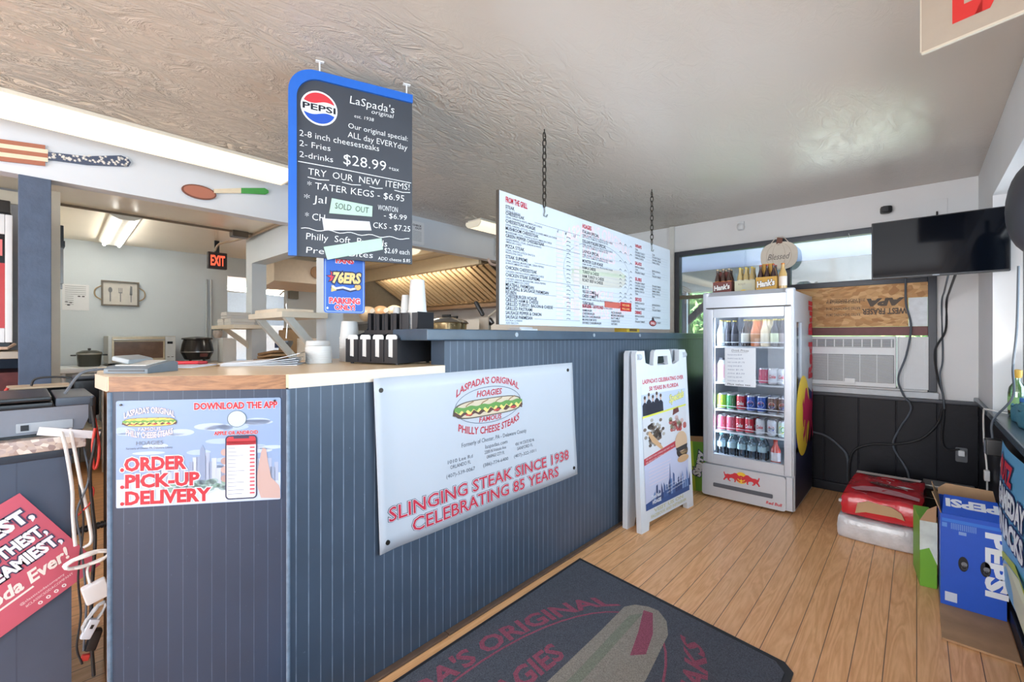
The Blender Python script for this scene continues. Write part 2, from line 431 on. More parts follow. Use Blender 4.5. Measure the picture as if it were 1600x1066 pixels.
def flakes(name, cols, scale, rough=.7, stretch=(1, 1, 1)):
    m, n, l, p = newmat(name, rough)
    tc = nd(n, 'ShaderNodeTexCoord'); mp = n.new('ShaderNodeMapping'); mp.inputs['Scale'].default_value = stretch; l.new(tc.outputs['Object'], mp.inputs['Vector'])
    nz = nd(n, 'ShaderNodeTexNoise', Scale=3., Detail=2.); l.new(mp.outputs[0], nz.inputs['Vector'])
    ad = n.new('ShaderNodeVectorMath'); ad.operation = 'MULTIPLY_ADD'; ad.inputs[1].default_value = (.25,)*3; l.new(nz.outputs['Color'], ad.inputs[0]); l.new(mp.outputs[0], ad.inputs[2])
    v = nd(n, 'ShaderNodeTexVoronoi', Scale=scale); l.new(ad.outputs[0], v.inputs['Vector'])
    sp = n.new('ShaderNodeSeparateColor'); l.new(v.outputs['Color'], sp.inputs[0])
    k = len(cols)-1
    r = ramp(n, [(i/k, c) for i, c in enumerate(cols)]); l.new(sp.outputs[0], r.inputs[0]); l.new(r.outputs[0], p.inputs['Base Color'])
    return m
CEIL = trowel('ceiling_paint', (200, 193, 184), .2)
KCEIL = M('kitchen_ceiling_panel', (242, 232, 214), .3, var=.04, scale=3)
WALLP = M('pale_wall_paint', (226, 228, 230), .5, var=.02, scale=6, bump=.05, bscale=60)
WALLB = M('kitchen_wall_paint', (212, 222, 229), .5, var=.02, scale=6, bump=.05, bscale=60)
HEAD = M('header_paint', (214, 221, 230), .4, var=.02, scale=5)
BLACKP = M('black_wall_paint', (19, 21, 30), .42, var=.15, scale=20, bump=.08, bscale=40, spec=.22)
FRAME = M('dark_frame_paint', (42, 48, 60), .4, var=.15, scale=18)
BLUEP = M('slate_blue_paint', (74, 88, 112), .5, var=.16, scale=14, bump=.25, bscale=45)
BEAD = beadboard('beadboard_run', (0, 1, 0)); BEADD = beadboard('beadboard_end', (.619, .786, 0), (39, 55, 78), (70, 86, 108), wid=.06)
FLOOR = wood('floor_boards', (252, 200, 146), (210, 144, 90), (1.3, .12, 1), 10., .36, 9., planks=(0, .0935))
DARKW = wood('brown_wood', (150, 108, 72), (88, 58, 38), (1, 1, .2), 14., .5, 5)
EDGEW = wood('walnut_edge', (172, 126, 88), (104, 70, 48), (.16, .16, 1), 30., .4, 5)
LAM = M('worktop_laminate', (228, 200, 160), .28, var=.04, scale=3)
CREAM = M('cream_laminate', (212, 199, 182), .35, var=.03)
CREAMP = M('cream_paint', (224, 216, 198), .5, var=.06, scale=9)
WHITE = M('white_plastic', (226, 230, 234), .35, var=.02)
PAPER = M('white_paper', (232, 235, 240), .7, var=.02)
BLACK = M('black_plastic', (30, 32, 36), .35, var=.1)
BLKG = M('black_gloss', (16, 18, 24), .12, var=0)
GREY = M('grey_plastic', (120, 128, 140), .4, var=.05)
STEEL = M('steel', (190, 190, 188), .28, 1., var=.06)
DKMETAL = M('dark_metal', (64, 60, 56), .4, .8)
CARD = M('brown_cardboard', (186, 150, 112), .7, var=.08, scale=12)
GLASS = glass('clear_glass'); WGLASS = glass('window_glass', (236, 244, 248), .12)
TUBE = M('lit_diffuser', (255, 242, 216), .5, var=0, emit=.8)
TUBEK = M('lit_tube', (255, 252, 244), .5, var=0, emit=16)
RUBBER = M('cable_black', (34, 36, 40), .5, var=0); WCAB = M('cable_white', (228, 228, 226), .45, var=0); GCAB = M('cable_grey', (88, 96, 106), .5, var=0); RCAB = M('cable_red', (200, 60, 52), .5, var=0)

# ---------------------------------------------------------------- the setting
struct(MB().box(-11, .7, -3.3, 4.62, -.06, 0), 'floor', FLOOR)
struct(MB().box(-3.5, .75, -3.3, 4.62, 2.375, 2.45), 'ceiling', CEIL)
k = MB().box(-11, -3.55, -3.3, 4.62, 2.22, 2.3)
struct(k, 'ceiling_kitchen', KCEIL)
struct(MB().box(-3.55, -3.45, -3.3, 4.49, 2.095, 2.374), 'wall_header', HEAD)
struct(MB().box(-3.555, -3.445, .008, .128, 0, 2.095, b=.004), 'trim_post', BLUEP, 'slate blue painted post under the pale header')
# back wall with its window opening x -1.813 .. .11, z .85 .. 2.107
b = MB().box(-6.3, -1.813, 4.49, 4.61, 0, 2.374).box(.11, .9, 4.49, 4.61, 0, 2.374).box(-1.813, .11, 4.49, 4.61, 2.107, 2.374).box(-1.813, .11, 4.49, 4.61, 0, .85)
struct(b, 'wall_back', WALLP)
b = MB()
for i in range(8):
    x = -1.47+i*.226
    b.box(x+.003, min(x+.223, .318), 4.468, 4.4895, .08, .775, b=.004)
b.box(-1.47, .318, 4.476, 4.4895, .06, .78)
struct(b, 'wall_wainscot', BLACKP)
struct(MB().box(-1.47, .318, 4.44, 4.489, .772, .80, b=.005), 'trim_1', FRAME)
struct(MB().box(-1.47, .318, 4.45, 4.489, 0, .07, b=.006), 'baseboard_back', BLACKP)
struct(MB().box(-1.84, .12, 4.42, 4.489, .802, .85, b=.006), 'trim_2', M('sill_paint', (196, 204, 212), .4))
struct(MB().box(-1.875, -1.822, 4.47, 4.489, 1.30, 2.374, b=.004), 'trim_3', M('trim_paint', (214, 214, 210), .45))
w = thing('window_1', 'dark framed back window over the cooler, porch roof and shrub seen through it', 'window', (-.85, 4.49, .85)); w['kind'] = 'structure'
b = MB(w)
for x0, x1, z0, z1 in ((-1.813, -1.765, .85, 2.107), (.062, .11, .85, 2.107), (-1.765, .062, 2.06, 2.107), (-.805, .062, 1.655, 1.70), (-1.765, .062, .85, .872), (-.84, -.805, .872, 2.06)):
    b.box(x0, x1, 4.455, 4.53, z0, z1, b=.004)
b.build('frame', FRAME, w)
MB(w).box(-1.765, -.84, 4.46, 4.52, 1.63, 1.665, b=.003).build('mullion', M('olive_frame', (112, 108, 92), .5), w)
MB(w).box(-1.765, -.84, 4.495, 4.50, .872, 2.06).build('pane', WGLASS, w)
MB(w).box(-.805, .062, 4.495, 4.50, 1.70, 2.06).build('pane', WGLASS, w)
for x in (-.40, -.10): MB(w).tube([(x, 4.452, 2.075), (x, 4.44, 2.07), (x+.008, 4.434, 2.055), (x, 4.43, 2.04), (x-.008, 4.436, 2.046)], .003, 6).build('hook', WHITE, w)
# right wall: low part with ledge, window band y -1 .. 3.7
struct(MB().box(.32, .62, -3.3, 4.49, 0, .80), 'wall_right', BLACKP)
struct(MB().box(.32, .75, 3.7, 4.489, .80, 2.374).box(.32, .75, -3.3, 3.7, 2.05, 2.374).box(.32, .75, -3.3, -1.1, .80, 2.05), 'wall_right_upper', WALLP)
struct(MB().box(.295, .62, -3.3, 3.7, .80, .837, b=.008).box(.295, .3195, 3.7, 4.47, .80, .83, b=.006), 'trim_4', M('ledge_paint', (66, 84, 98), .25, var=.1, scale=8), 'dark teal painted ledge under the side window')
struct(MB().box(.3, .3195, -3.3, 4.46, 0, .07, b=.005), 'baseboard_right', BLACKP)
w = thing('window_2', 'side window with dark frame above the ledge', 'window', (.5, 1.3, .84)); w['kind'] = 'structure'
b = MB(w)
for y in (3.65, 2.45, 1.25, .05, -1.05): b.box(.43, .49, y-.025, y+.025, .838, 2.05, b=.004)
b.box(.43, .49, -1.1, 3.7, 2.0, 2.05, b=.004).box(.43, .49, -1.1, 3.7, .838, .87, b=.004)
b.build('frame', FRAME, w)
MB(w).box(.455, .46, -1.05, 3.66, .86, 2.01).build('pane', WGLASS, w)
# shop front behind the camera
b = MB().box(-11, .9, -3.4, -3.3, 0, .3).box(-11, .9, -3.4, -3.3, 2.3, 2.45).box(-11, -3.1, -3.4, -3.3, .3, 2.3).box(.3, .9, -3.4, -3.3, .3, 2.3).box(-1.45, -1.35, -3.4, -3.3, .3, 2.3)
struct(b, 'wall_front', WALLP)
# kitchen walls
b = MB().box(-6.3, -6.2, .16, 1.72, 0, 2.22).box(-6.3, -6.2, 2.41, 4.49, 0, 2.22).box(-6.3, -6.2, 1.72, 2.41, 2.0, 2.22)
struct(b, 'wall_kitchen', WALLB)
struct(MB().box(-6.2, -4.25, .10, .20, 0, 2.22), 'wall_kitchen_side', CREAMP)
struct(MB().box(-4.5, -4.4, -3.3, .10, 0, 2.22), 'wall_left', M('grey_wall_paint', (150, 150, 152), .5, var=.08))
struct(MB().box(-4.4, -4.37, -3.3, .10, 2.12, 2.2), 'trim_5', CREAMP)
struct(MB().box(-11.1, -11, -3.3, 6.2, 0, 2.3), 'wall_far', M('far_wall_paint', (188, 202, 220), .5))
struct(MB().box(-11, -6.3, 6.1, 6.2, 0, 2.3).box(-11, -6.3, 4.62, 6.2, 2.22, 2.3).box(-11, -6.3, 4.62, 6.2, -.06, 0), 'wall_far_side', M('far_wall_paint', (188, 202, 220), .5))
# partition with its pass-through (plane y 1.52)
b = MB()
b.box(-4.9, -4.74, 1.52, 1.65, 0, 2.22).box(-4.74, -3.56, 1.52, 1.65, 2.09, 2.22).box(-4.74, -3.2, 1.52, 1.65, 0, 1.0).box(-3.36, -3.2, 1.52, 1.65, 1.0, 2.09).box(-3.445, -3.2, 1.52, 1.65, 2.09, 2.374).box(-4.74, -3.36, 1.52, 1.65, 1.96, 2.09)
struct(b, 'wall_partition', WALLB)
struct(MB().box(-4.612, -4.598, .2, 1.5, 2.203, 2.2195), 'trim_6', M('ceiling_seam', (120, 104, 84), .5))
# ---------------------------------------------------------------- service counter
t = thing('service_counter', 'slate blue beadboard service counter with an angled end carrying the app poster', 'counter', (-1.6, .6, 0))
L0, C0 = (-1.783, .185), (-1.475, .576)
MB(t).prism([L0, C0, (-1.505, .60), (-1.80, .215)], (0, 0, 0), (1, 0, 0), (0, 1, 0), (0, 0, 1.087)).build('end_panel', BEADD, t)
MB(t).box(-1.505, -1.475, .577, 1.208, 0, 1.087).build('front_panel', BEAD, t)
MB(t).prism([(-1.783, .185), (-1.80, .21), (-1.98, .225), (-2.36, .25), (-2.36, .23), (-1.98, .205)], (0, 0, 0), (1, 0, 0), (0, 1, 0), (0, 0, 1.087)).build('side_panel', DARKW, t)
b = MB(t)
for x, y, r in ((-1.782, .188, .007), (-1.474, .577, .006)):
    b.cyl((x, y, 0), (x, y, 1.085), r, n=8)
b.build('corner_trim', M('worn_blue_trim', (104, 122, 142), .5, var=.35, scale=40), t)
MB(t).prism([(-1.5, .60), (-1.80, .225), (-2.34, .26), (-2.34, 1.2), (-1.5, 1.2)], (0, 0, .55), (1, 0, 0), (0, 1, 0), (0, 0, .02)).build('shelf', DARKW, t)
MB(t).box(-1.4745, -1.446, .60, 1.208, 0.0005, .014, b=.005).build('base_strip', M('base_brown', (92, 72, 60), .6, var=.2), t)
t = thing('worktop', 'tan laminate worktop on the service counter with walnut and cream edge bands', 'worktop', (-1.9, .7, 1.087))
MB(t).prism([(-1.785, .184), (-1.473, .576), (-1.473, 1.208), (-1.57, 1.208), (-1.57, 1.5), (-2.36, 1.5), (-2.36, .215), (-1.97, .175)], (0, 0, 1.09), (1, 0, 0), (0, 1, 0), (0, 0, .042)).build('top', LAM, t)
def edge(p, q, n, m, z0=1.0875, z1=1.1315, d=.004):
    e = V((q[0]-p[0], q[1]-p[1], 0)); w = e.length; e.normalize()
    return MB(t).prism([(0, 0), (w, 0), (w, d), (0, d)], (p[0], p[1], z0), e, n, (0, 0, z1-z0)).build('edge_band', m, t)
nd_ = V((.786, -.618, 0))
o = edge((-1.783, .187), (-1.478, .572), nd_, EDGEW); o['label'] = 'walnut edge band'
o = edge((-1.473, .577), (-1.473, 1.208), V((1, 0, 0)), CREAM); o['label'] = 'cream edge band'
o = edge((-1.97, .175), (-1.788, .184), V((0, -1, 0)), CREAM)
t = thing('bar_wall', 'taller slate blue beadboard bar wall under the white menu board', 'counter', (-1.52, 2.8, 0))
MB(t).box(-1.565, -1.475, 1.209, 4.455, 0, 1.235).build('beadboard_panel', BEAD, t)
MB(t).box(-1.4745, -1.446, 1.21, 4.43, 0.0005, .014, b=.005).build('base_strip', M('base_brown', (92, 72, 60), .6, var=.2), t)
CAPM = M('bar_cap_paint', (62, 78, 94), .3, var=.25, scale=9)
MB(t).box(-1.68, -1.435, 1.09, 4.45, 1.236, 1.284, b=.006).build('cap_rail', CAPM, t)
for y in (2.32, 2.92, 1.62): MB(t).cyl((-1.436, y, 1.262), (-1.431, y, 1.262), .011, n=12).build('screw_plug', M('worn_plug', (150, 162, 172), .5), t)

# ---------------------------------------------------------------- register stand
t = thing('register_stand', 'slate blue register stand with speckled laminate top at the left edge', 'stand', (-2.4, -.3, 0))
b = MB(t).box(-2.7, -2.1, -.85, .125, 0, .878)
b.build('body', beadboard('stand_board', (0, 1, 0), (74, 86, 106), (60, 70, 88), pitch=.19, wid=.02), t)
MB(t).box(-2.102, -2.094, -.85, .128, .855, .88, b=.003).build('trim', FRAME, t)
MB(t).box(-2.72, -2.085, -.86, .16, .88, .924, b=.004).build('top', flakes('speckled_laminate', [(206, 190, 178), (172, 150, 140), (228, 220, 210), (186, 170, 166), (150, 132, 128)], 70, .35), t)

# ---------------------------------------------------------------- floor mat with the shop's logo
t = thing('floor_mat', 'charcoal entrance mat with a faded red sandwich logo on the wooden floor', 'mat', (-.87, 1.2, 0), math.radians(90-3.5))
A = [(-1.406, 2.128), (-1.40, .25), (-.33, .22), (-.338, 1.93), (-.375, 1.972)]
MB(t).prism(A, (0, 0, .001), (1, 0, 0), (0, 1, 0), (0, 0, .006)).build('border', M('mat_rubber', (34, 36, 42), .6), t)
Bp = [(-1.385, 2.10), (-1.38, .28), (-.355, .25), (-.362, 1.90), (-.40, 1.945)]
MB(t).prism(Bp, (0, 0, .0072), (1, 0, 0), (0, 1, 0), (0, 0, .006)).build('pile', M('mat_pile', (92, 96, 106), .95, var=.55, scale=260, bump=.9, bscale=300, spec=.1), t)
MATR = M('mat_red', (146, 84, 102), .95, var=.5, scale=260, bump=.6, bscale=300, spec=.1); MATB = M('mat_tan', (146, 140, 132), .95, var=.5, scale=260, bump=.6, bscale=300, spec=.1)
MATG = M('mat_olive', (122, 126, 114), .95, var=.5, scale=260, spec=.1)
p = Print(lambda u, v, h: (u, v, .0134+h), step=.0002)
cx, cy = -.03, .065
p.ring(cx, cy, .68, .30, .010, MATR, 1)
p.text("LASPADA'S ORIGINAL", cx, cy+.31, .082, MATR, 1, 'C', 1.37, .03, .12, arch(cx, .722, .276))
p.text('HOAGIES', cx, cy+.09, .085, MATR, 1, 'C', .52, .03, .2)
p.text('FAMOUS', cx, cy-.26, .07, MATR, 1, 'C', .44, .02, .15)
p.text('PHILLY CHEESE STEAKS', cx, cy-.42, .082, MATR, 1, 'C', 1.37, .03, .12, arch(cx, .722, .25, -1))
p.poly([(-.70, 0), (-.68, .05), (-.62, .08), (-.2, .10), (.1, .12), (.45, .145), (.66, .165), (.71, .14), (.74, .09), (.745, .04), (.70, -.02), (.62, -.067), (.33, -.126), (0, -.12), (-.4, -.10), (-.64, -.07)], MATB, 2)
p.poly([(-.55, .02), (-.2, .05), (.2, .075), (.62, .115), (.68, .08), (.2, .035), (-.2, .01), (-.5, -.02)], MATG, 3)
p.poly([(.40, -.02), (.55, .03), (.70, .09), (.71, .05), (.58, -.02), (.45, -.06)], MATR, 3)
p.poly([(-.4, -.04), (-.1, -.02), (.1, -.03), (.09, -.05), (-.3, -.07)], MATR, 3)
p.build('woven_logo', t)

# ---------------------------------------------------------------- banner on the counter
bw, bh = 1.30, .65
def fbn(u, v, h):
    s, q = u/bw, v/bh
    y = .865+.026*(1-q)+s*(1.273*q+1.299*(1-q)); z = .453+q*(.647+.004*s)
    x = -1.466+.004*math.sin(s*9+q*2)*(1-q)+.012*max(0, .06-s)/.06
    return (x+h, y, z)
t = thing('banner', 'white vinyl shop banner pinned across the slate blue beadboard counter', 'banner', (-1.466, 1.5, .45))
b = MB(t); nx, nz = 40, 12
vs = [fbn(bw*i/nx, bh*j/nz, 0) for j in range(nz+1) for i in range(nx+1)]
b.add(vs, [(j*(nx+1)+i, j*(nx+1)+i+1, (j+1)*(nx+1)+i+1, (j+1)*(nx+1)+i) for j in range(nz) for i in range(nx)])
o = b.build('sheet', M('banner_vinyl', (186, 191, 200), .4, var=.015, scale=3), t)
sm = o.modifiers.new('thick', 'SOLIDIFY'); sm.thickness = .002; sm.offset = 0
p = Print(lambda u, v, h: fbn(u, v, h+.0015), t, .0008)
shop_logo(p, .609, .487, .45, (186, 52, 66), 1)
G = (92, 96, 106)
p.text('Formerly of Chester, PA - Delaware County', .642, .318, .019, G, 1, 'C', .436)
p.text('laspadas.com', .642, .286, .018, G, 1, 'C', .15)
for x, rows in ((.414, ('1010 Lee Rd', 'ORLANDO FL', '(407)-539-0067')), (.634, ('2200 N Volusia Ave', 'ORANGE CITY FL', '(386)-774-6400')), (.845, ('4361 W STATE RD 46', 'SANFORD FL', '(407)-322-1011'))):
    for r, (yy, wd) in zip(rows, ((.262, .145), (.238, .12), (.204, .168))): p.text(r, x, yy, .0155, G, 1, 'C', wd)
for st, y, x0, x1 in (('SLINGING STEAK SINCE 1938', .108, .045, 1.215), ('CELEBRATING 85 YEARS', .036, .15, 1.11)):
    p.text(st, x0, y, .052, (48, 50, 66), 1, 'L', x1-x0, .062); p.text(st, x0, y, .052, (216, 216, 226), 2, 'L', x1-x0, .038); p.text(st, x0, y, .052, (190, 44, 66), 3, 'L', x1-x0, .012)
p.build('lettering', t)
for u, v in ((.03, .605), (.035, .035), (1.25, .61), (1.265, .045)): MB(t).cyl(fbn(u, v, 0), fbn(u, v, .005), .009, n=14).build('grommet', DKMETAL, t)

# ---------------------------------------------------------------- app poster on the angled end
pw, ph = .457, .32
TH = math.atan2(.391, .308)
t = thing('app_poster', 'blue sky poster about the ordering app tacked to the angled counter end', 'poster', (-1.783+.6188*.021+.786*.003, .185+.7855*.021-.618*.003, .740), TH)
MB().prism(rrect(0, 0, pw, ph, .006), (0, 0, 0), (1, 0, 0), (0, 0, 1), (0, .0025, 0)).build('sheet', M('poster_sheet', (128, 150, 184), .35, var=.0), t)
p = Print(step=.00025)
SKY = (206, 214, 230)
random.seed(3)
for i in range(26):
    x, y = random.uniform(.0, .44), random.uniform(.10, .25)
    p.poly([(min(max(a, .001), pw-.001), c) for a, c in ell(x, y, random.uniform(.02, .06), random.uniform(.004, .011), 16)], (156, 174, 202) if i % 2 else (168, 182, 206), 1)
p.rect(.001, .001, pw-.001, .085, (176, 186, 204), 1)
x = .10
while x < .445:
    w_ = random.uniform(.008, .022); h_ = random.uniform(.10, .135)+(.05 if .19 < x < .26 else 0)*random.random()
    p.rect(x, .06, min(x+w_, .45), h_, random.choice([(150, 160, 184), (132, 144, 170), (172, 180, 200), (118, 130, 158)]), 2); x += w_*.8
p.poly([(.225, .06), (.243, .06), (.241, .165), (.234, .18), (.227, .165)], (124, 138, 166), 3)
for i in range(30): p.poly(ell(random.uniform(.12, .33), random.uniform(.045, .07), .014, .008, 10), random.choice([(120, 150, 140), (134, 160, 158), (146, 168, 170)]), 3)
p.poly([(.2, .004), (.30, .05), (.33, .05), (.30, .004)], (196, 200, 210), 3)
WH = (196, 202, 212)
def ot(s, x, y, h, w_, L=5, al='L'): p.text(s, x, y, h, (176, 34, 50), L, al, w_, .045, ol=(WH, .05))
ot('DOWNLOAD THE APP', .212, .289, .019, .235); ot('APPLE OR ANDROID', .267, .209, .0105, .124)
for s, y, w_ in (('.ORDER', .111, .172), ('.PICK-UP', .060, .210), ('.DELIVERY', .010, .240)): ot(s, .014, y, .037, w_)
LG = (226, 214, 218)
p.text("LASPADA'S ORIGINAL", .09, .282, .017, LG, 5, 'C', .135, .01, 0, arch(.09, .09, .045), ol=((150, 120, 130), .03))
hoagie(p, .090, .2555, .145, 5, (226, 200, 96))
p.text('FAMOUS', .09, .229, .009, LG, 5, 'C', .06, 0, ol=((150, 120, 130), .02))
p.text('PHILLY CHEESE STEAKS', .09, .207, .017, LG, 5, 'C', .125, .01, 0, arch(.09, .085, .035, -1), ol=((150, 120, 130), .03))
p.text('HOAGIES', .09, .186, .012, (110, 116, 130), 5, 'C', .072); p.text('Formerly of Chester PA, Delaware County', .09, .174, .006, (80, 86, 100), 5, 'C', .125)
p.poly(ell(.331, .257, .0275, .026, 28), (176, 190, 204), 5); p.ring(.331, .257, .0275, .026, .0016, (70, 90, 100), 6)
# hand holding a phone
SK, SK2 = (178, 150, 144), (160, 132, 128)
p.poly([(.385, .06), (.40, .15), (.405, .165), (.415, .16), (.42, .12), (.43, .07), (.452, .045), (.456, .03), (.456, .004), (.40, .008)], SK, 5)
for i in range(4): p.poly(ell(.297, .155-.027*i, .012, .011, 14), SK2 if i % 2 else SK, 5)
p.poly(rrect(.298, .008, .389, .206, .012), (44, 46, 72), 6); p.poly(rrect(.302, .012, .385, .202, .009), (204, 208, 218), 7)
p.poly(rrect(.302, .176, .385, .202, .009), (176, 44, 56), 8); p.rect(.302, .176, .385, .188, (204, 60, 72), 8); p.rect(.322, .196, .366, .203, (44, 46, 72), 9)
for i in range(13):
    y = .166-.0118*i
    p.rect(.306, y, .306+random.uniform(.02, .05), y+.0016, (120, 126, 140), 8); p.rect(.306, y-.0035, .355, y-.0025, (190, 194, 204), 8); p.rect(.368, y-.001, .382, y+.004, (204, 70, 82), 8)
p.build('printed_design', t)
for x, y in ((.014, .308), (.44, .311)): MB().cyl((x, 0, y), (x, -.004, y), .003, n=8).build('tack', DKMETAL, t)

# ---------------------------------------------------------------- menu board on chains
mw, mh = 2.027, .652
t = thing('menu_board', 'long white menu board hung on two chains above the bar', 'menu board', (-1.5, 1.569, 1.312), math.pi/2)
MB().box(0, mw, 0, .014, 0, mh, b=.001).build('panel', M('menu_panel', (204, 212, 222), .32, var=.015, scale=4), t)
MB().box(-.006, 0, -.001, .016, 0, mh).box(0, mw, .0145, .017, 0, mh).build('back_edge', M('board_edge', (70, 66, 62), .5), t)
p = Print(step=.0005)
T1, T2, RL = (44, 48, 60), (98, 104, 116), (176, 184, 196)
GH = M('menu_ghost', (226, 206, 214), .35, var=0); GH2 = M('menu_ghost_green', (196, 206, 186), .35, var=0); GH3 = M('menu_ghost_tan', (204, 202, 194), .35, var=0); GHR = M('menu_ghost_ring', (170, 176, 190), .35, var=0)
lx, ly = .93, .335
p.ring(lx, ly, .40, .20, .004, GHR, 1); p.poly([(.60, .30), (.66, .36), (.9, .375), (1.2, .39), (1.27, .36), (1.27, .31), (1.2, .27), (.8, .25), (.63, .26)], GH3, 1); p.poly([(.61, .34), (1.26, .37), (1.26, .345), (.62, .315)], GH2, 2)
p.text("LASPADA'S ORIGINAL", lx, ly+.225, .075, GH, 1, 'C', .82, .02, .1, arch(lx, .46, .18)); p.text('HOAGIES', lx, ly+.09, .07, GH, 1, 'C', .4, .02, .2); p.text('FAMOUS', lx, ly-.15, .05, GH, 1, 'C', .34, .02, .2); p.text('PHILLY CHEESE STEAKS', lx, ly-.28, .07, GH, 1, 'C', .80, .02, .1, arch(lx, .46, .14, -1))
p.text('FROM THE GRILL', .045, .603, .027, (190, 40, 56), 3, 'L', .165, .03)
c1 = [('STEAK', .573, ['STEAK & ONIONS']), ('CHEESESTEAK', .541, ['STEAK, ONIONS & WHITE AMERICAN CHEESE']), ('CHEESESTEAK HOAGIE', .503, ['STEAK, ONIONS, LETTUCE, TOMATO & WHITE AMERICAN CHEESE']), ('MUSHROOM CHEESESTEAK', .467, ['MUSHROOMS, STEAK, ONIONS & WHITE AMERICAN CHEESE']), ('GREEN PEPPER CHEESESTEAK', .431, ['GREEN PEPPERS, STEAK, ONIONS & WHITE', 'AMERICAN CHEESE']), ('PIZZA STEAK', .379, ['STEAK, ONIONS & PIZZA SAUCE &', 'PROVOLONE CHEESE']), ('STEAK SUPREME', .327, ['STEAK, ONIONS, MUSHROOMS, GREEN PEPPERS', '& WHITE AMERICAN CHEESE']), ('CHICKEN CHEESESTEAK', .274, ['CHICKEN, ONIONS & WHITE AMERICAN CHEESE']), ('CHICKEN STEAK SUPREME', .238, ['CHICKEN, ONIONS, MUSHROOMS, GREEN PEPPERS', '& WHITE AMERICAN CHEESE']), ('MEATBALL PARMESAN', .189, []), ('MEATBALL & SAUSAGE PARMESAN', .163, []), ('REUBEN', .137, []), ('CHEESEBURGER HOAGIE', .112, []), ('GRILLED HAM & CHEESE', .088, []), ('GRILLED TURKEY, BACON & CHEESE', .062, []), ('GRILLED PASTRAMI', .038, [])]
# the lower rows of the column, spread as on the board
low = {'MEATBALL PARMESAN': .190, 'MEATBALL & SAUSAGE PARMESAN': .171, 'REUBEN': .152, 'CHEESEBURGER HOAGIE': .133, 'GRILLED HAM & CHEESE': .114, 'GRILLED TURKEY, BACON & CHEESE': .094, 'GRILLED PASTRAMI': .073}
for s, y, subs in c1:
    y = low.get(s, y)
    p.text(s, .045, y, .0165, T1, 3, 'L', .0128*len(s), .012)
    for i, q in enumerate(subs): p.text(q, .045, y-.0155-.0125*i, .0095, T2, 3, 'L', .0078*len(q), .004)
for s, y in (('SAUSAGE PEPPER & ONION', .051), ('SAUSAGE PARMESAN', .030)): p.text(s, .045, y, .0165, T1, 3, 'L', .0128*len(s), .012)
for s, y in (('EXTRA CHEESE', .0165), ('ADD BACON', .004)): p.text(s, .045, y, .009, T2, 3, 'L', .0105*len(s), .004)
for y in (.541, .431, .327, .238, .163, .098, .030): p.line([(.27, y+.004), (.70, y+.006)], .002, (120, 126, 140), 2)
for i in range(21):
    y = .035+i*.0235
    p.line([(.455, y), (.70, y)], .0012, RL, 2); p.rect(.462, y+.004, .525, y+.019, M('price_strip', (214, 204, 214), .4, var=0), 3); p.line([(.56, y+.009), (.575, y+.012), (.60, y+.008)], .004, T2, 3); p.rect(.635, y+.004, .69, y+.019, MATS['price_strip'], 3)
for x, y, s in ((.470, .527, '6"'), (.548, .527, '8"'), (.633, .527, '12"')): p.text(s, x, y, .014, T1, 3, 'L', None, .01)
p.text('HOAGIES', .727, .600, .024, (190, 40, 56), 3, 'L', .10, .03)
c2 = [('ITALIAN SPECIAL', .570, 2), ('DELUXE ITALIAN SPECIAL', .512, 2), ('LASPADA SPECIAL', .45, 2), ('MONSTER CLUB HOAGIE', .392, 1), ('HAM & CHEESE', .352, 0), ('TURKEY & CHEESE', .326, 0), ('HAM, TURKEY & CHEESE', .300, 0), ('ROAST BEEF & CHEESE', .276, 0), ('B.L.T.', .232, 0), ('VEGGIE COMBO', .206, 0), ('CHEESE COMBO', .180, 1), ('TUNA SALAD', .136, 1)]
for s, y, k in c2:
    p.text(s, .727, y, .018, T1, 3, 'L', .0125*len(s), .012)
    for i in range(k): p.text(('HAM, SALAMI, CAPICOLA, PROVOLONE CHEESE', 'LETTUCE, TOMATO, ONION & OIL')[i], .727, y-.016-.013*i, .0105, T2, 3, 'L', .36-.06*i, .004)
    p.line([(.93, y), (1.36, y)], .0014, RL, 2)
    for x in (1.18, 1.25, 1.33): p.line([(x, y+.003), (x+.012, y+.012), (x+.03, y+.004)], .004, T2, 3)
p.rect(.985, .132, 1.19, .172, (196, 96, 84), 3); p.rect(1.193, .118, 1.352, .178, (190, 40, 44), 3); p.text('NO SUBS', 1.272, .152, .014, (230, 190, 120), 4, 'C', .10, .02); p.text('FULL LINE', 1.272, .128, .012, (230, 190, 120), 4, 'C', .10, .02)
p.text('BURGERS - 1/3 POUND', .727, .118, .018, (190, 40, 56), 3, 'L', .24, .03)
for i, (a, c) in enumerate((('HAMBURGER', 'PIZZA BURGER'), ('CHEESEBURGER', 'MUSHROOM BURGER'), ('BACON CHEESEBURGER', 'PATTY MELT'), ('MUSHROOM SWISS', 'CHEESE DOG'), ('DOUBLE CHEESEBURGER', 'HOT DOG'))):
    p.text(a, .727, .095-.019*i, .0125, T1, 3, 'L', .0115*len(a), .008); p.text(c, 1.07, .095-.019*i, .0125, T1, 3, 'L', .0115*len(c), .008); p.line([(.727, .091-.019*i), (1.36, .091-.019*i)], .001, RL, 2)
for s, y, rows in (('WRAPS', .585, 4), ('SALADS', .46, 3), ('SUBS', .345, 5), ('SIDES', .20, 3), ('DRINKS', .105, 3)):
    p.text(s, 1.41, y, .022, (190, 40, 56), 3, 'L', .10, .03)
    for i in range(rows):
        for x0, w_ in ((1.41, .17), (1.69, .18)):
            s2 = ('ITALIAN TURKEY', 'CHICKEN CAESAR', 'HAM & CHEESE', 'BUFFALO RANCH', 'TUNA')[(i+rows) % 5]
            p.text(s2, x0, y-.022-.02*i, .0125, T1 if i % 2 == 0 else T2, 3, 'L', .011*len(s2), .006)
        p.line([(1.41, y-.025-.02*i), (1.98, y-.025-.02*i)], .001, RL, 2)
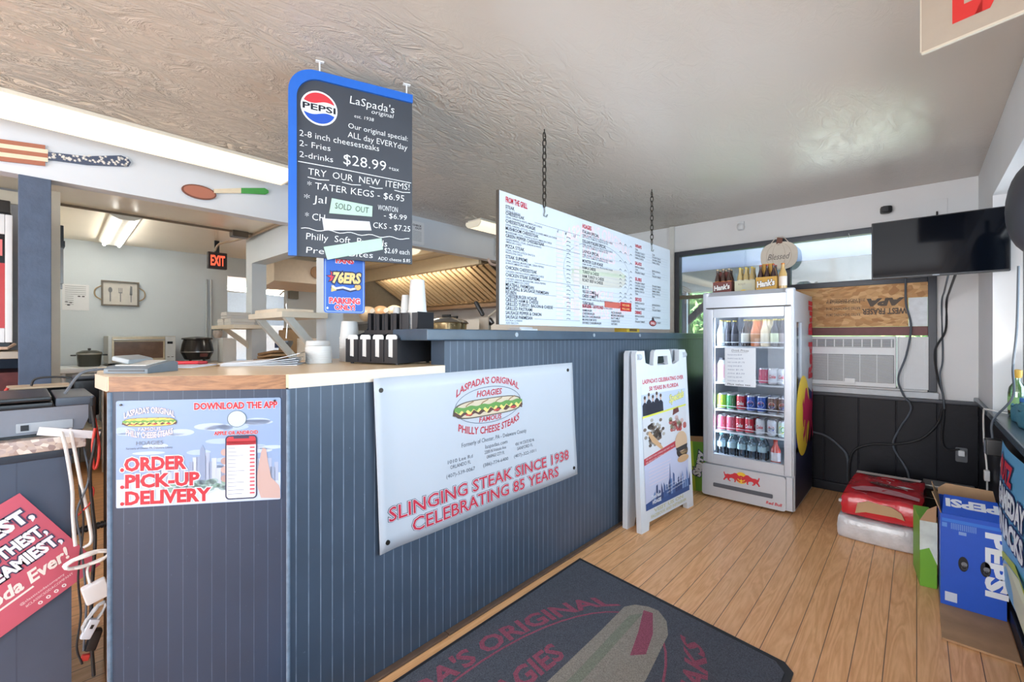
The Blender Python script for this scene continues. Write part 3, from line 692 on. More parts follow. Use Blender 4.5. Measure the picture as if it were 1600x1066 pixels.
p.poly(ell(1.70, .045, .062, .024, 24), (70, 50, 60), 3); p.poly(ell(1.70, .045, .055, .019, 24), (170, 50, 56), 4); p.poly(ell(1.70, .075, .02, .014, 14), (60, 50, 60), 4); p.text('DELI', 1.70, .036, .017, (230, 230, 232), 5, 'C', .07, .02)
p.build('printed_menu', t)
def chain(x, label):
    c = thing('chain', label, 'chain', (-1.493, x, 1.92), 0, 'chains holding the menu board')
    z = 2.355; i = 0
    while z > 1.985:
        a = V((1, 0, 0)) if i % 2 else V((0, 1, 0))
        pts = [V((-1.493, x, z-.02))+a*(.011*math.cos(t_))+V((0, 0, .0235*math.sin(t_))) for t_ in [2*math.pi*k_/14 for k_ in range(14)]]
        MB(c).tube(pts, .0032, 6, closed=True).build('link', DKMETAL, c); z -= .036; i += 1
    MB(c).tube([(-1.493, x, 2.374), (-1.493, x, 2.352), (-1.493, x+.008, 2.344), (-1.493, x+.002, 2.336)], .003, 6).build('ceiling_hook', DKMETAL, c)
    MB(c).tube([(-1.493, x, 1.965), (-1.493, x, 1.955), (-1.493, x+.004, 1.93), (-1.493, x-.004, 1.905), (-1.493, x+.02, 1.905), (-1.493, x+.028, 1.918)], .0032, 6).build('board_hook', M('galvanised', (150, 156, 156), .4, .7), c)
chain(1.915, 'rusty chain holding the near end of the menu board'); chain(3.24, 'rusty chain holding the far end of the menu board')
# ---------------------------------------------------------------- drinks cooler by the back wall
SILV = M('cooler_silver', (196, 200, 208), .32, .25, var=.02); SILVD = M('cooler_silver_dark', (160, 166, 176), .35, .2, var=.02)
LINER = M('cooler_liner', (222, 226, 232), .4, var=0)
NAVY = M('navy_decal', (36, 42, 92), .4, var=0)
FX0, FX1, FY, FB = -1.255, -.632, 3.63, 4.38
t = thing('drinks_cooler', 'silver glass-door drinks cooler with a bull emblem on its kick panel', 'cooler', (-.944, 4.0, 0))
b = MB(t)
b.box(FX0+.03, FX0+.065, FY+.06, FB, .27, 1.58).box(FX0+.03, FX1-.01, FB-.03, FB, .02, 1.58).box(FX0+.03, FX1-.01, FY+.06, FB, .27, .318).box(FX0+.03, FX1-.01, FY+.06, FB, 1.45, 1.58, b=.01).box(FX0+.03, FX1-.01, FY+.03, FB, .02, .27)
b.build('cabinet', SILV, t)
MB(t).box(FX0+.066, FX1-.04, FB-.04, FB-.031, .319, 1.449).build('back_liner', LINER, t)
MB(t).box(FX0+.066, FX1-.04, FY+.06, FB-.041, .3181, .3186).build('floor_liner', LINER, t)
# side panel: frame with a narrow pane near the front
o = MB(t).box(FX1-.03, FX1-.004, FY+.05, FY+.11, .02, 1.58).box(FX1-.03, FX1-.004, FY+.11, FB, .02, .34).box(FX1-.03, FX1-.004, FY+.11, FB, 1.36, 1.58).box(FX1-.03, FX1-.004, FY+.30, FB, .34, 1.36).build('side_panel', SILV, t)
MB(t).box(FX1-.018, FX1-.014, FY+.112, FY+.298, .342, 1.358).build('side_pane', glass('cooler_glass', (244, 248, 252), .02), t)
fs = lambda u, v, h: (FX1-.0035+h, FY+.05+u, v)
p = Print(fs, t)
p.poly([(.02, .03), (.69, .03), (.69, .62), (.02, .45)], (30, 36, 66), 1); p.poly([(.02, .42), (.69, .42), (.69, .80), (.50, .86), (.25, .80), (.02, .55)], (34, 40, 110), 1)
p.poly(ell(.30, .66, .27, .30, 32), (244, 204, 60), 2)
p.poly([(.28+.42*(1-x), .42+.46*y) for x, y in BULL], (204, 40, 86), 3)
p.text('Red Bull', .215+.47, .93, .15, (216, 40, 60), 2, 'L', .60, .05, rot=math.pi/2)
p.build('side_decal', t)
# front pillars, header and door
b = MB(t)
for x0, x1 in ((FX0, FX0+.05), (FX1-.06, FX1)):
    b.box(x0, x1, FY+.01, FY+.07, .27, 1.60, b=.012)
b.build('pillar', SILV, t)
MB(t).prism([(FY+.005, 1.475), (FY+.005, 1.565), (FY+.04, 1.60), (FY+.35, 1.60), (FY+.35, 1.475)], (FX0+.04, 0, 0), (0, 1, 0), (0, 0, 1), (FX1-FX0-.09, 0, 0)).build('header', SILV, t)
MB(t).box(FX0+.03, FX1-.02, FY-.002, FY+.06, 1.470, 1.477).build('header_gap', DKMETAL, t)
p = Print(lambda u, v, h: (FX0+.04+u, FY+.008-h+max(0, v-.09)*1.0, 1.475+v), t, .001)
p.poly([(.30, .091), (.535, .091), (.535, .12), (.36, .12)], (44, 52, 110), 1); bulls(p, .245, .103, .16, 1)
p.build('header_decal', t)
d = MB(t).box(FX0+.035, FX0+.082, FY, FY+.045, .272, 1.468, b=.006).box(FX1-.062, FX1-.012, FY, FY+.045, .272, 1.468, b=.006).box(FX0+.082, FX1-.062, FY+.002, FY+.045, 1.40, 1.466).box(FX0+.082, FX1-.062, FY+.002, FY+.045, .274, .345).build('door', SILV, t)
MB(t).box(FX0+.082, FX1-.062, FY+.012, FY+.016, .345, 1.40).build('door_pane', MATS['cooler_glass'], d)
pp = Print(lambda u, v, h: (FX0+.165+u, FY+.011-h, .88+v), t)
pp.rect(0, 0, .215, .29, (222, 226, 232), 1); pp.text('Drink Prices', .108, .262, .016, (50, 54, 64), 2, 'C', .12, 0, .2); pp.line([(.05, .256), (.16, .256)], .0015, (60, 64, 74), 2)
for i, (s, x) in enumerate((('fountain drink $2.49', .02), ('bottled soda $2.75', .02), ('can soda $1.75', .02), ('energy drink $3.50', .02), ('water $1.75', .02), ('juice $2.25', .02), ('iced tea $2.49', .02), ('root beer $2.99', .02))): pp.text(s, x, .232-.028*i, .010, (110, 120, 150), 2, 'L', .10+.01*(i % 3), 0, .2)
pp.text('Plus sales tax', .02, .008, .012, (40, 44, 54), 2, 'L', .16, .01)
pp.build('price_sheet', d)
MB(t).prism(rrect(FX0+.0, .02, FX1-.05, .262, .02), (0, FY-.004, 0), (1, 0, 0), (0, 0, 1), (0, .05, 0)).box(FX1-.05, FX1-.012, FY+.01, FY+.046, .03, .262).build('kick_panel', SILV, t)
MB(t).prism(rrect(FX0+.085, .095, FX1-.13, .125, .008), (0, FY-.008, 0), (1, 0, 0), (0, 0, 1), (0, .0035, 0)).build('air_slot', M('slot_dark', (84, 88, 98), .5, var=0), t)
p = Print(lambda u, v, h: (FX0+u, FY-.0045-h, v), t); bulls(p, .285, .195, .24, 1); p.build('kick_decal', t)
p = Print(lambda u, v, h: (FX0+u, FY-.0045-h, v), t); p.text('Red Bull', .50, .05, .02, (206, 60, 70), 1, 'C', .10, .03, .2); p.build('kick_lettering', t)
LED = M('cooler_light', (236, 244, 255), .5, var=0, emit=26)
MB(t).box(FX0+.066, FX0+.073, FY+.050, FY+.070, .36, 1.40).build('light_strip', LED, t)
MB(t).box(FX1-.050, FX1-.045, FY+.050, FY+.070, .36, 1.40).build('light_strip', LED, t)  # right-hand strip added to brighten the cooler inside
MB(t).box(FX0+.10, FX1-.08, FY+.065, FY+.08, 1.44, 1.449).build('light_strip', LED, t)  # top strip, also added for more light on the shelves
SH = (1.180, .897, .685, .515)
for z in SH:
    s_ = MB(t).box(FX0+.07, FX1-.045, FY+.075, FB-.045, z-.012, z-.001).build('shelf', WHITE, t)
    MB(t).tube([(FX0+.09, FY+.08, z), (FX0+.09, FY+.075, z+.03), (FX1-.075, FY+.075, z+.03), (FX1-.075, FY+.08, z)], .003, 6).build('shelf_rail', WHITE, s_)
fx = lambda px: -1.196+(px-1116)*.00444
def can(name, body, kind):
    al = M('can_aluminium', (200, 202, 206), .3, .8, var=0)
    b = MB().lathe([(.024, 0, 0), (.032, .007, 0), (.033, .012, 1), (.033, .105, 1), (.0305, .112, 0), (.0265, .119, 0), (.027, .122, 0), (.0255, .120, 0), (.001, .1195, 0)], n=20)
    o = b.build(name, [al, ink(body, .3)])
    p = Print(lambda u, v, h: ((.0332+h)*math.sin(u/.0332), -(.0332+h)*math.cos(u/.0332), v), step=.0002)
    if kind == 'globe': cola_globe(p, 0, .06, .024)
    elif kind == 'script':
        p.text('Coke', 0, .045, .026, (238, 238, 240), 1, 'C', .05, .03, .3, rot=.0); p.line([(-.025, .040), (0, .034), (.025, .040)], .004, (238, 238, 240), 1)
    elif kind == 'script_red':
        p.text('Coke', 0, .05, .024, (200, 40, 56), 1, 'C', .045, .03, .3)
    elif kind == 'swirl':
        p.poly(ell(-.005, .06, .02, .028), (236, 216, 70), 1); p.poly(ell(.006, .062, .014, .02), (70, 150, 70), 2)
    elif kind == 'pale':
        p.rect(-.02, .03, .02, .09, (236, 230, 234), 1); p.rect(-.02, .05, .02, .065, (200, 60, 80), 2)
    p.build('printed_label', o)
    return o
KINDS = {'lime': ((168, 206, 66), 'swirl', 'lime green soda can'), 'green': ((52, 140, 84), 'pale', 'dark green soda can'), 'red': ((196, 40, 58), 'script', 'red cola can'), 'blue': ((40, 84, 172), 'globe', 'blue cola can with a round emblem'), 'navy': ((44, 46, 66), 'globe', 'black cola can with a round emblem'), 'pink': ((214, 96, 122), 'pale', 'pink soda can'), 'silver': ((206, 210, 216), 'globe', 'silver cola can with a round emblem'), 'plain': ((214, 216, 220), 'script_red', 'silver cola can with red script'), 'mint': ((206, 226, 214), 'swirl', 'pale green soda can')}
PROT = {}
ROWN = ('front', 'second', 'third'); ORD = ('first', 'second', 'third', 'fourth', 'fifth', 'sixth', 'seventh')
def put_can(kind, x, y, z, label):
    c, pk, lab = KINDS[kind]
    if kind not in PROT:
        o = PROT[kind] = can('soda_can', c, pk); o.location = (x, y, z)
        return tag(o, lab+' '+label, 'soda can', 'cans in the drinks cooler')
    return tag(dup(PROT[kind], (x, y, z), lab+' '+label), lab+' '+label, 'soda can', 'cans in the drinks cooler')
for zi, shelf, row in ((2, 'upper can shelf', [(1127.5, 'lime'), (1142.5, 'green'), (1159, 'red'), (1175, 'blue'), (1191, 'blue'), (1207, 'navy'), (1222.5, 'navy')]), (3, 'lower can shelf', [(1127.5, 'pink'), (1142.5, 'pink'), (1157.5, 'red'), (1172, 'red'), (1189, 'plain'), (1206.5, 'silver'), (1222.5, 'mint')])):
    for k, (px, kd) in enumerate(row):
        for r in range(3):
            put_can(kd, fx(px)+.003*r, FY+.125+.072*r, SH[zi], '%s from left, %s row, %s' % (ORD[k], ROWN[r], shelf))
for k, px in enumerate((1194, 1208, 1222)):
    for r in range(2): put_can('plain' if k else 'pink', fx(px), FY+.125+.072*r, SH[1], '%s of three, %s row right of the price sheet' % (ORD[k], ROWN[r]))
def bottle(name, glassc, labc, h=.205, r=.03, cap=(190, 170, 90), rough=.15):
    b = MB().lathe([(r*.8, 0, 0), (r, .006, 0), (r, .025*h/.2, 1), (r*1.015, .027*h/.2, 1), (r*1.015, .095*h/.2, 1), (r, .097*h/.2, 0), (r, .115*h/.2, 0), (r*.45, .16*h/.2, 0), (r*.42, .188*h/.2, 0), (r*.46, .19*h/.2, 2), (r*.46, h, 2), (.001, h, 2)], n=16)
    o = b.build(name, [M(name+'_glass_%02x%02x%02x' % glassc, glassc, rough, var=0, coat=.5), ink(labc), M('cap_%02x%02x%02x' % cap, cap, .3, .6, var=0)])
    return o
BG = 'bottles in the drinks cooler'
bots = [(1125.6, (196, 206, 210), (222, 222, 214), 'clear bottle with a pale label'), (1165.5, (52, 44, 44), (206, 204, 190), 'dark bottle with a cream label'), (1180.5, (206, 112, 60), (206, 150, 110), 'orange soda bottle'), (1195.5, (214, 196, 160), (216, 206, 180), 'cream soda bottle'), (1210.5, (48, 50, 58), (196, 206, 170), 'black bottle with a green label'), (1223, (66, 62, 72), (160, 150, 150), 'smoky bottle')]
for k, (px, gc, lc, lab) in enumerate(bots):
    o = bottle('soda_bottle', gc, lc); o.location = (fx(px), FY+.13, SH[0]); tag(o, lab+' in front on the top cooler shelf', 'bottle', BG)
    for r in range(1, 3): tag(dup(o, (fx(px)+.01*r, FY+.13+.07*r, SH[0])), lab+', %s row on the top cooler shelf' % ROWN[r], 'bottle', BG)
dk = bottle('soda_bottle', (58, 60, 70), (74, 76, 86), .2, .02)
for k in range(4):
    o = dk if k == 0 else dup(dk); o.location = (fx(1137+10*(k % 2)), FY+.13+.045*(k//2), SH[0]); tag(o, '%s %s bottle of four slim dark bottles packed on the top cooler shelf' % (('front', 'rear')[k//2], ('left', 'right')[k % 2]), 'bottle', BG)
def jar(x, lab, lc):
    o = MB().lathe([(.034, 0, 0), (.04, .01, 0), (.04, .02, 1), (.04, .11, 1), (.04, .14, 0), (.027, .17, 0), (.027, .172, 2), (.027, .19, 2), (.001, .19, 2)], n=18).build('juice_bottle', [M('juice_glass', (206, 214, 212), .15, var=0), ink(lc), M('jar_lid', (60, 62, 70), .4, var=0)])
    o.location = (x, FY+.14, SH[1]); tag(o, lab, 'bottle', BG)
jar(fx(1128), 'wide juice bottle with dark lid and pink label left of the price sheet', (222, 176, 186)); jar(fx(1148), 'wide juice bottle with green label half behind the price sheet', (120, 170, 150))
WB = glass('water_bottle_plastic', (236, 244, 250), .10)
wbt = MB().lathe([(.026, 0), (.031, .01), (.029, .03), (.031, .05), (.029, .07), (.031, .09), (.031, .12), (.012, .155), (.012, .162)], n=16).build('water_bottle', WB)
MB().cyl((0, 0, .162), (0, 0, .175), .014, n=12).build('cap', M('bottle_cap_teal', (110, 176, 180), .4, var=0), wbt); MB().lathe([(.0315, .07), (.0315, .11)], n=16).build('wrap_label', M('water_label', (176, 206, 214), .4, var=0), wbt)
k = 0
for r in range(2):
    for px in (1127, 1144, 1160, 1176, 1192):
        o = wbt if k == 0 else dup(wbt); k += 1
        o.location = (fx(px), FY+.12+.075*r, .319); tag(o, 'clear water bottle, %s from left, %s row on the cooler floor' % (ORD[(k-1) % 5], ROWN[r]), 'water bottle', 'water bottles on the cooler floor')
o = bottle('juice_bottle', (206, 84, 70), (232, 222, 220), .175, .033, (190, 60, 52)); o.location = (fx(1212), FY+.12, .319); tag(o, 'red juice bottle with a white label at the right of the cooler floor', 'bottle', BG)
# carriers and bottles on top of the cooler
def carrier(x, y, w_, d_, h_, col, word, label, hb):
    t = thing('bottle_carrier', label, 'bottle carrier', (x, y, 1.6015), 0, 'bottle carriers on the cooler')
    cm = ink(col, .6); b = MB()
    b.box(-w_/2, w_/2, -d_/2, -d_/2+.003, 0, h_).box(-w_/2, w_/2, d_/2-.003, d_/2, 0, h_).box(-w_/2, -w_/2+.003, -d_/2+.003, d_/2-.003, 0, h_).box(w_/2-.003, w_/2, -d_/2+.003, d_/2-.003, 0, h_).box(-w_/2+.003, w_/2-.003, -d_/2+.003, d_/2-.003, 0, .003)
    b.build('box', cm, t)
    MB().prism([(-w_/2, h_), (w_/2, h_), (w_*.28, hb), (-w_*.28, hb)], (0, -.0015, 0), (1, 0, 0), (0, 0, 1), (0, .003, 0)).build('handle', cm, t)
    p = Print(lambda u, v, h: (u, -d_/2-h, v))
    if word: p.text(word, 0, h_*.28, h_*.42, (232, 228, 224), 1, 'C', w_*.85, .05, .15, rot=.10, ol=((40, 34, 40), .05))
    else: p.rect(-.02, .02, .05, .06, (196, 196, 176), 1); p.text('ROOT', -.02, .05, .014, (150, 130, 110), 2, 'C', .05)
    p.build('printed_label', t)
    return t
carrier(-1.14, 3.80, .135, .13, .085, (124, 66, 60), "Hank's", 'brown printed carrier at the left end of the cooler top', .17)
t3 = carrier(-.98, 3.82, .145, .13, .085, (206, 204, 176), '', 'pale green and cream carrier in the middle of the cooler top', .13)
carrier(-.826, 3.78, .135, .13, .095, (196, 150, 66), "Hank's", 'golden printed carrier right of the pale carrier on the cooler', .20)
TG = 'bottles in the carriers on the cooler'
for cx_, cy_, gc, lc, who, cap in ((-1.14, 3.80, (66, 44, 36), (196, 120, 60), 'brown printed carrier', (170, 150, 120)), (-.98, 3.82, (198, 176, 120), (206, 200, 180), 'pale carrier', (200, 176, 70)), (-.826, 3.78, (58, 36, 34), (120, 60, 50), 'golden carrier', (150, 60, 50))):
    src = None
    for r in range(2):
        for k in range(3):
            o = src = bottle('soda_bottle', gc, lc, .185+.012*((k+r) % 2), .02, cap) if src is None else None or dup(src) if src else None
            o.location = (cx_-.043+.043*k, cy_-.032+.064*r, 1.605); tag(o, '%s bottle, %s row of the %s on the cooler' % (('left', 'middle', 'right')[k], ('front', 'rear')[r], who), 'bottle', TG)
o = bottle('soda_bottle', (206, 170, 110), (226, 216, 206), .19, .027, (190, 120, 60)); o.location = (-.725, 3.76, 1.602); tag(o, 'amber bottle standing alone right of the golden carrier on the cooler', 'bottle')
# hanging wooden pumpkin
t = thing('pumpkin_sign', 'cream wooden pumpkin cutout with script hung above the cooler', 'sign', (-.88, 4.40, 1.95))
pk = [(.0, .10)]+[(.14*math.copysign(abs(math.cos(a))**.75, math.cos(a)), .12*math.copysign(abs(math.sin(a))**.8, math.sin(a))) for a in [math.radians(85-10*i) for i in range(36)]]
CRM = M('pumpkin_cream', (224, 214, 200), .6, var=.05)
MB().prism(pk, (0, 0, 0), (1, 0, 0), (0, 0, 1), (0, .008, 0)).build('board', CRM, t)
MB().prism([(-.02, .095), (.025, .095), (.03, .15), (-.012, .16)], (0, -.004, 0), (1, 0, 0), (0, 0, 1), (0, .014, 0)).build('stem', M('pumpkin_stem', (120, 76, 62), .6), t)
p = Print()
for k in (.35, .68): p.ring(0, 0, .14*k, .112, .0025, (190, 172, 150), 1)
p.text('Blessed', 0, -.03, .05, (120, 110, 104), 2, 'C', .17, 0, .35); p.build('lettering', t)
MB().prism([(-.045, .085), (0, .098), (.045, .085), (.05, .11), (.012, .102), (0, .108), (-.012, .102), (-.05, .112)], (0, -.010, 0), (1, 0, 0), (0, 0, 1), (0, .004, 0)).build('bow', CRM, t)
MB().tube([(-.07, .004, .10), (-.02, .004, .165), (.03, .004, .165), (.08, .004, .10)], .003, 6).build('cord', CRM, t)
MB().tube([(.0, .05, .150), (.0, .02, .155), (0, .004, .162), (0, -.004, .172)], .003, 6).build('hook', WHITE, t)
# starry carton left of the cooler
t = thing('soda_carton', 'lime green soda carton with torn top between the bar and the cooler', 'carton', (-1.345, 3.80, 0), .35)
STG = ink((112, 172, 50), .5)
MB().box(-.085, .085, -.09, .13, .0, .40, b=.004).build('box', STG, t)
p = Print(lambda u, v, h: (u, -.09-h, v)); p.poly([(-.084, .0), (-.02, .0), (-.045, .40), (-.084, .40)], (196, 214, 60), 1); p.poly([(.01, .1), (.084, .14), (.084, .3), (.03, .32)], (110, 182, 50), 1); p.poly(ell(.03, .2, .03, .04), (226, 214, 60), 2)
p.text('Starry', .012, .12, .055, (236, 240, 244), 3, 'L', .20, .06, .2, rot=math.pi/2-.15, ol=((30, 40, 90), .07)); p.build('printed_design', t)
MB().prism([(0, 0), (.17, 0), (.15, .07), (.02, .06)], (-.085, -.09, .40), (1, 0, 0), (0, -.5, .8), (0, .002, 0)).prism([(0, 0), (.2, 0), (.17, .08), (.03, .05)], (-.083, -.08, .40), (0, 1, 0), (-.3, 0, .9), (.002, 0, 0)).build('torn_flap', CARD, t)

# ---------------------------------------------------------------- folding sidewalk sign
t = thing('sandwich_board', 'white folding sidewalk sign with a food poster leaning against the bar wall', 'sign', (-1.335, 3.02, 0), math.radians(90-5))
ft = lambda u, v, h: (u, -.055+.10*(1.18-v)/1.18*-1+.02-h, v)   # the front panel's tilted face
SW, SHT = .36, 1.16
PLW = M('sign_plastic', (220, 226, 234), .4, var=.02)
def panel(y0, lean, name):
    b = MB(); L0 = Matrix.Translation((0, y0, 0)) @ Matrix.Rotation(lean, 4, 'X'); b.L = L0
    o = [(-SW, 0), (-SW+.09, 0), (-SW+.10, .05), (SW-.10, .05), (SW-.09, 0), (SW, 0), (SW-.015, 1.14), (SW-.03, 1.16), (SW-.12, 1.16), (SW-.13, 1.08), (SW-.2, 1.06), (-SW+.2, 1.06), (-SW+.13, 1.08), (-SW+.12, 1.16), (-SW+.03, 1.16), (-SW+.015, 1.14)]
    b.prism(o, (0, 0, 0), (1, 0, 0), (0, 0, 1), (0, .035, 0))
    return b.build(name, PLW, t), L0
o1, LF = panel(-.075, -.045, 'front_panel'); o2, LB = panel(.03, -.0, 'rear_panel')
b = MB(); b.L = LF
hp = [(-.13, 1.06), (-.11, 1.15), (-.09, 1.165), (.09, 1.165), (.11, 1.15), (.13, 1.06), (.075, 1.06), (.065, 1.12), (-.065, 1.12), (-.075, 1.06)]
b.prism(hp, (0, .002, 0), (1, 0, 0), (0, 0, 1), (0, .03, 0)); b.build('handle', PLW, t)
MB().cyl((-SW+.03, -.02, 1.12), (-SW+.07, -.02, 1.12), .02, n=12).cyl((SW-.07, -.02, 1.12), (SW-.03, -.02, 1.12), .02, n=12).build('hinge', M('sign_hinge', (190, 198, 208), .4), t)
LFi = LF.copy()
p = Print(lambda u, v, h: tuple(LFi @ V((u, -.001-h, v))))
W2 = .30
Q = lambda pts: [(-W2+2*W2*x, .13+.86*y) for x, y in pts]
p.poly(Q([(0, 0), (1, 0), (1, 1), (0, 1)]), (222, 226, 236), 1)
p.text("LASPADA'S CELEBRATING OVER", 0, .945, .026, (196, 66, 80), 2, 'C', .56, .03); p.text('50 YEARS IN FLORIDA', 0, .895, .026, (196, 66, 80), 2, 'C', .40, .03)
p.poly(Q([(0, .70), (1, .72), (1, .865), (0, .865)]), (196, 208, 230), 2)
random.seed(5)
for i in range(5):
    x = .06+.085*i; hh = .835+.02*(i % 2)
    p.poly(Q([(x-.05, .705), (x+.055, .705), (x+.05, hh-.05), (x+.015, hh-.03), (x-.015, hh-.03), (x-.05, hh-.05)]), (44, 48, 62), 3); p.poly(Q(ell(x, hh-.008, .022, .024, 14)), (206, 176, 160), 4); p.poly(Q(ell(x, hh+.006, .023, .014, 12)), (80, 64, 56), 5)
p.text('Specials', .06, .79, .05, (236, 232, 150), 3, 'L', .22, .03, .3, rot=.12, ol=((150, 160, 60), .03))
p.line(Q([(0, .695), (1, .725)]), .012, (226, 226, 90), 4)
p.poly(Q([(0, .38), (1, .42), (1, .715), (0, .685)]), (214, 216, 222), 2)
for i in range(70):
    x, y = min(max(random.gauss(.24, .08), .04), .46), random.gauss(.55, .045)
    p.poly(Q(ell(x, y, .035, .014, 7, 0, 360)), random.choice([(96, 84, 78), (120, 104, 92), (150, 140, 130), (74, 66, 64), (180, 174, 166)]), 3)
p.poly(Q([(.10, .56), (.17, .50), (.36, .42), (.42, .42), (.36, .46), (.2, .545), (.13, .585)]), (206, 166, 126), 4)
for i in range(26): p.poly(Q(ell(min(max(random.gauss(.74, .09), .55), .95), random.gauss(.57, .03), .045, .02, 8)), random.choice([(206, 176, 170), (190, 110, 104), (226, 220, 214), (150, 150, 120), (196, 90, 88)]), 3)
p.poly(Q([(.66, .66), (.82, .68), (.80, .72), (.68, .71)]), (110, 60, 60), 4)
p.poly(Q([(0, .335), (.72, .40), (.72, .45), (0, .385)]), (190, 64, 76), 3)
for i in range(2): p.text('ASK ABOUT OUR CATERING AND PARTY TRAYS', -.28, .435-.022*i+.013, .011, (236, 220, 220), 4, 'L', .38, .0, rot=.09)
p.poly(Q([(0, 0), (1, 0), (1, .42), (.72, .40), (0, .335)]), (196, 200, 226), 2)
for i in range(6): p.line([(-.25, .39-.022*i), (.05-.01*i, .40-.022*i)], .006, (216, 206, 224), 3)
p.poly(Q([(0, 0), (1, 0), (1, .10), (.6, .10), (0, .05)]), (52, 84, 142), 4)
for i in range(16):
    x = .16+.055*i; p.poly(Q([(x, .04), (x+.045, .04), (x+.04, .10+.10*random.random()), (x+.01, .10+.12*random.random())]), random.choice([(70, 100, 156), (48, 70, 120), (120, 150, 200)]), 5)
p.poly(Q([(.52, .05), (.56, .05), (.545, .29)]), (66, 96, 150), 5)
p.poly(Q([(.90, .30), (.985, .32), (.985, .36), (.80, .34)]), (206, 168, 120), 5); p.poly(Q(ell(.86, .345, .14, .05)), (64, 54, 50), 5); p.poly(Q(ell(.84, .43, .15, .085)), (214, 182, 150), 6); p.poly(Q(ell(.87, .285, .14, .03)), (206, 164, 120), 6); p.poly(Q([(.70, .385), (.99, .40), (.97, .36), (.74, .35)]), (60, 60, 60), 7)
p.text('Two Foot', -.23, .19, .022, (226, 232, 244), 6, 'L', .12, .04); p.text('HOAGIE', -.22, .155, .022, (226, 232, 244), 6, 'L', .11, .04)
for i in range(3): p.text('steak sandwiches and hoagies', -.03, .205-.022*i+.02, .012, (214, 222, 240), 6, 'L', .26, .0, rot=.08)
p.text('VISIT US ON', 0, .098, .022, (206, 206, 180), 2, 'C', .40, .04); p.text('FACEBOOK AND INSTAGRAM', 0, .068, .018, (206, 206, 180), 2, 'C', .48, .04)
p.build('poster', t)
# ---------------------------------------------------------------- back wall: air conditioner, boards, television
t = thing('air_conditioner', 'white window air conditioner with louvred top in the boarded back window', 'air conditioner', (-.38, 4.42, .852))
ACW = M('ac_white', (224, 228, 232), .4, var=.02); ACD = M('ac_dark', (92, 98, 104), .5); ACG = M('ac_grille', (128, 132, 136), .5)
x0, x1, z0, z1 = -.645, -.112, .868, 1.258
b = MB(t).box(x0, x1, 4.385, 4.60, z0, z1, b=.008); b.build('housing', ACW, t)
MB(t).box(x0+.012, x1-.012, 4.379, 4.386, 1.172, 1.235).build('outlet', ACD, t)
lv = MB(t)
for i in range(5): lv.box(x0+.014, x1-.014, 4.374, 4.380, 1.177+.012*i, 1.181+.012*i)
for i in range(9): lv.box(x0+.04+.058*i, x0+.046+.058*i, 4.371, 4.380, 1.174, 1.233)
lv.build('louver', ACW, t)
MB(t).box(x0+.012, x1-.012, 4.377, 4.386, .905, 1.115, b=.003).build('intake_grille', ACG, t)
gr = MB(t)
for i in range(24): gr.box(x0+.016, x1-.016, 4.374, 4.3775, .91+.0085*i, .913+.0085*i)
for i in range(1, 5): gr.box(x0+.012+.102*i, x0+.016+.102*i, 4.373, 4.377, .905, 1.115)
gr.build('grille_slats', ACW, t)
MB(t).box(-.42, -.355, 4.370, 4.376, .89, .93, b=.002).build('badge', WHITE, t)
b = MB(t)
for i in range(13): b.box(x1+.004+.0133*i, x1+.0125+.0133*i, 4.43, 4.455, .865, 1.252).box(x1+.0125+.0133*i, x1+.0173+.0133*i, 4.438, 4.455, .865, 1.252)
b.box(-.80, x0-.004, 4.43, 4.455, .865, 1.252).build('side_curtain', ACW, t)
MB(t).box(x0-.02, .06, 4.40, 4.45, .852, .866, b=.003).build('sill_rail', M('ac_rail', (196, 200, 204), .4), t)
OSB = flakes('strand_board', [(214, 168, 116), (192, 142, 92), (226, 186, 136), (176, 126, 80), (216, 174, 122)], 34, .65, (.6, 1, 1.3))
t = thing('plywood_panel', 'strand board panel with upside-down black stamps above the air conditioner', 'plywood panel', (-.28, 4.47, 1.33))
MB(t).box(-.80, -.045, 4.462, 4.475, 1.331, 1.655).box(-.0451, .062, 4.462, 4.475, 1.545, 1.655).build('board', OSB, t)
p = Print(lambda u, v, h: (-.30-u, 4.4615-h, 1.47-v), t)
ST = (84, 72, 62)
p.text('APA', -.22, -.075, .05, ST, 1, 'L', .20, .07, .2); p.text('WEST FRASER', -.245, .0, .042, ST, 1, 'L', .26, .03)
for i in range(3): p.text('RATED SHEATHING 24/16', .03, .03-.05*i, .02, ST, 1, 'L', .22, .01)
p.text('7/16 INCH EXPOSURE 1', .0, -.085, .022, ST, 1, 'L', .24, .01); p.build('stamp', t)
tag(MB().box(-.80, .062, 4.455, 4.478, 1.262, 1.33, b=.003).build('wood_strip', M('maroon_paint', (112, 62, 64), .5, var=.15)), 'maroon painted wood strip between the strand board and the air conditioner', 'wood strip')
tag(MB().box(-.044, .061, 4.466, 4.474, 1.331, 1.544).build('plastic_pane', M('frosted_pane', (206, 212, 220), .3, var=.18, scale=22)), 'small whitish frosted pane set beside the strand board', 'pane')
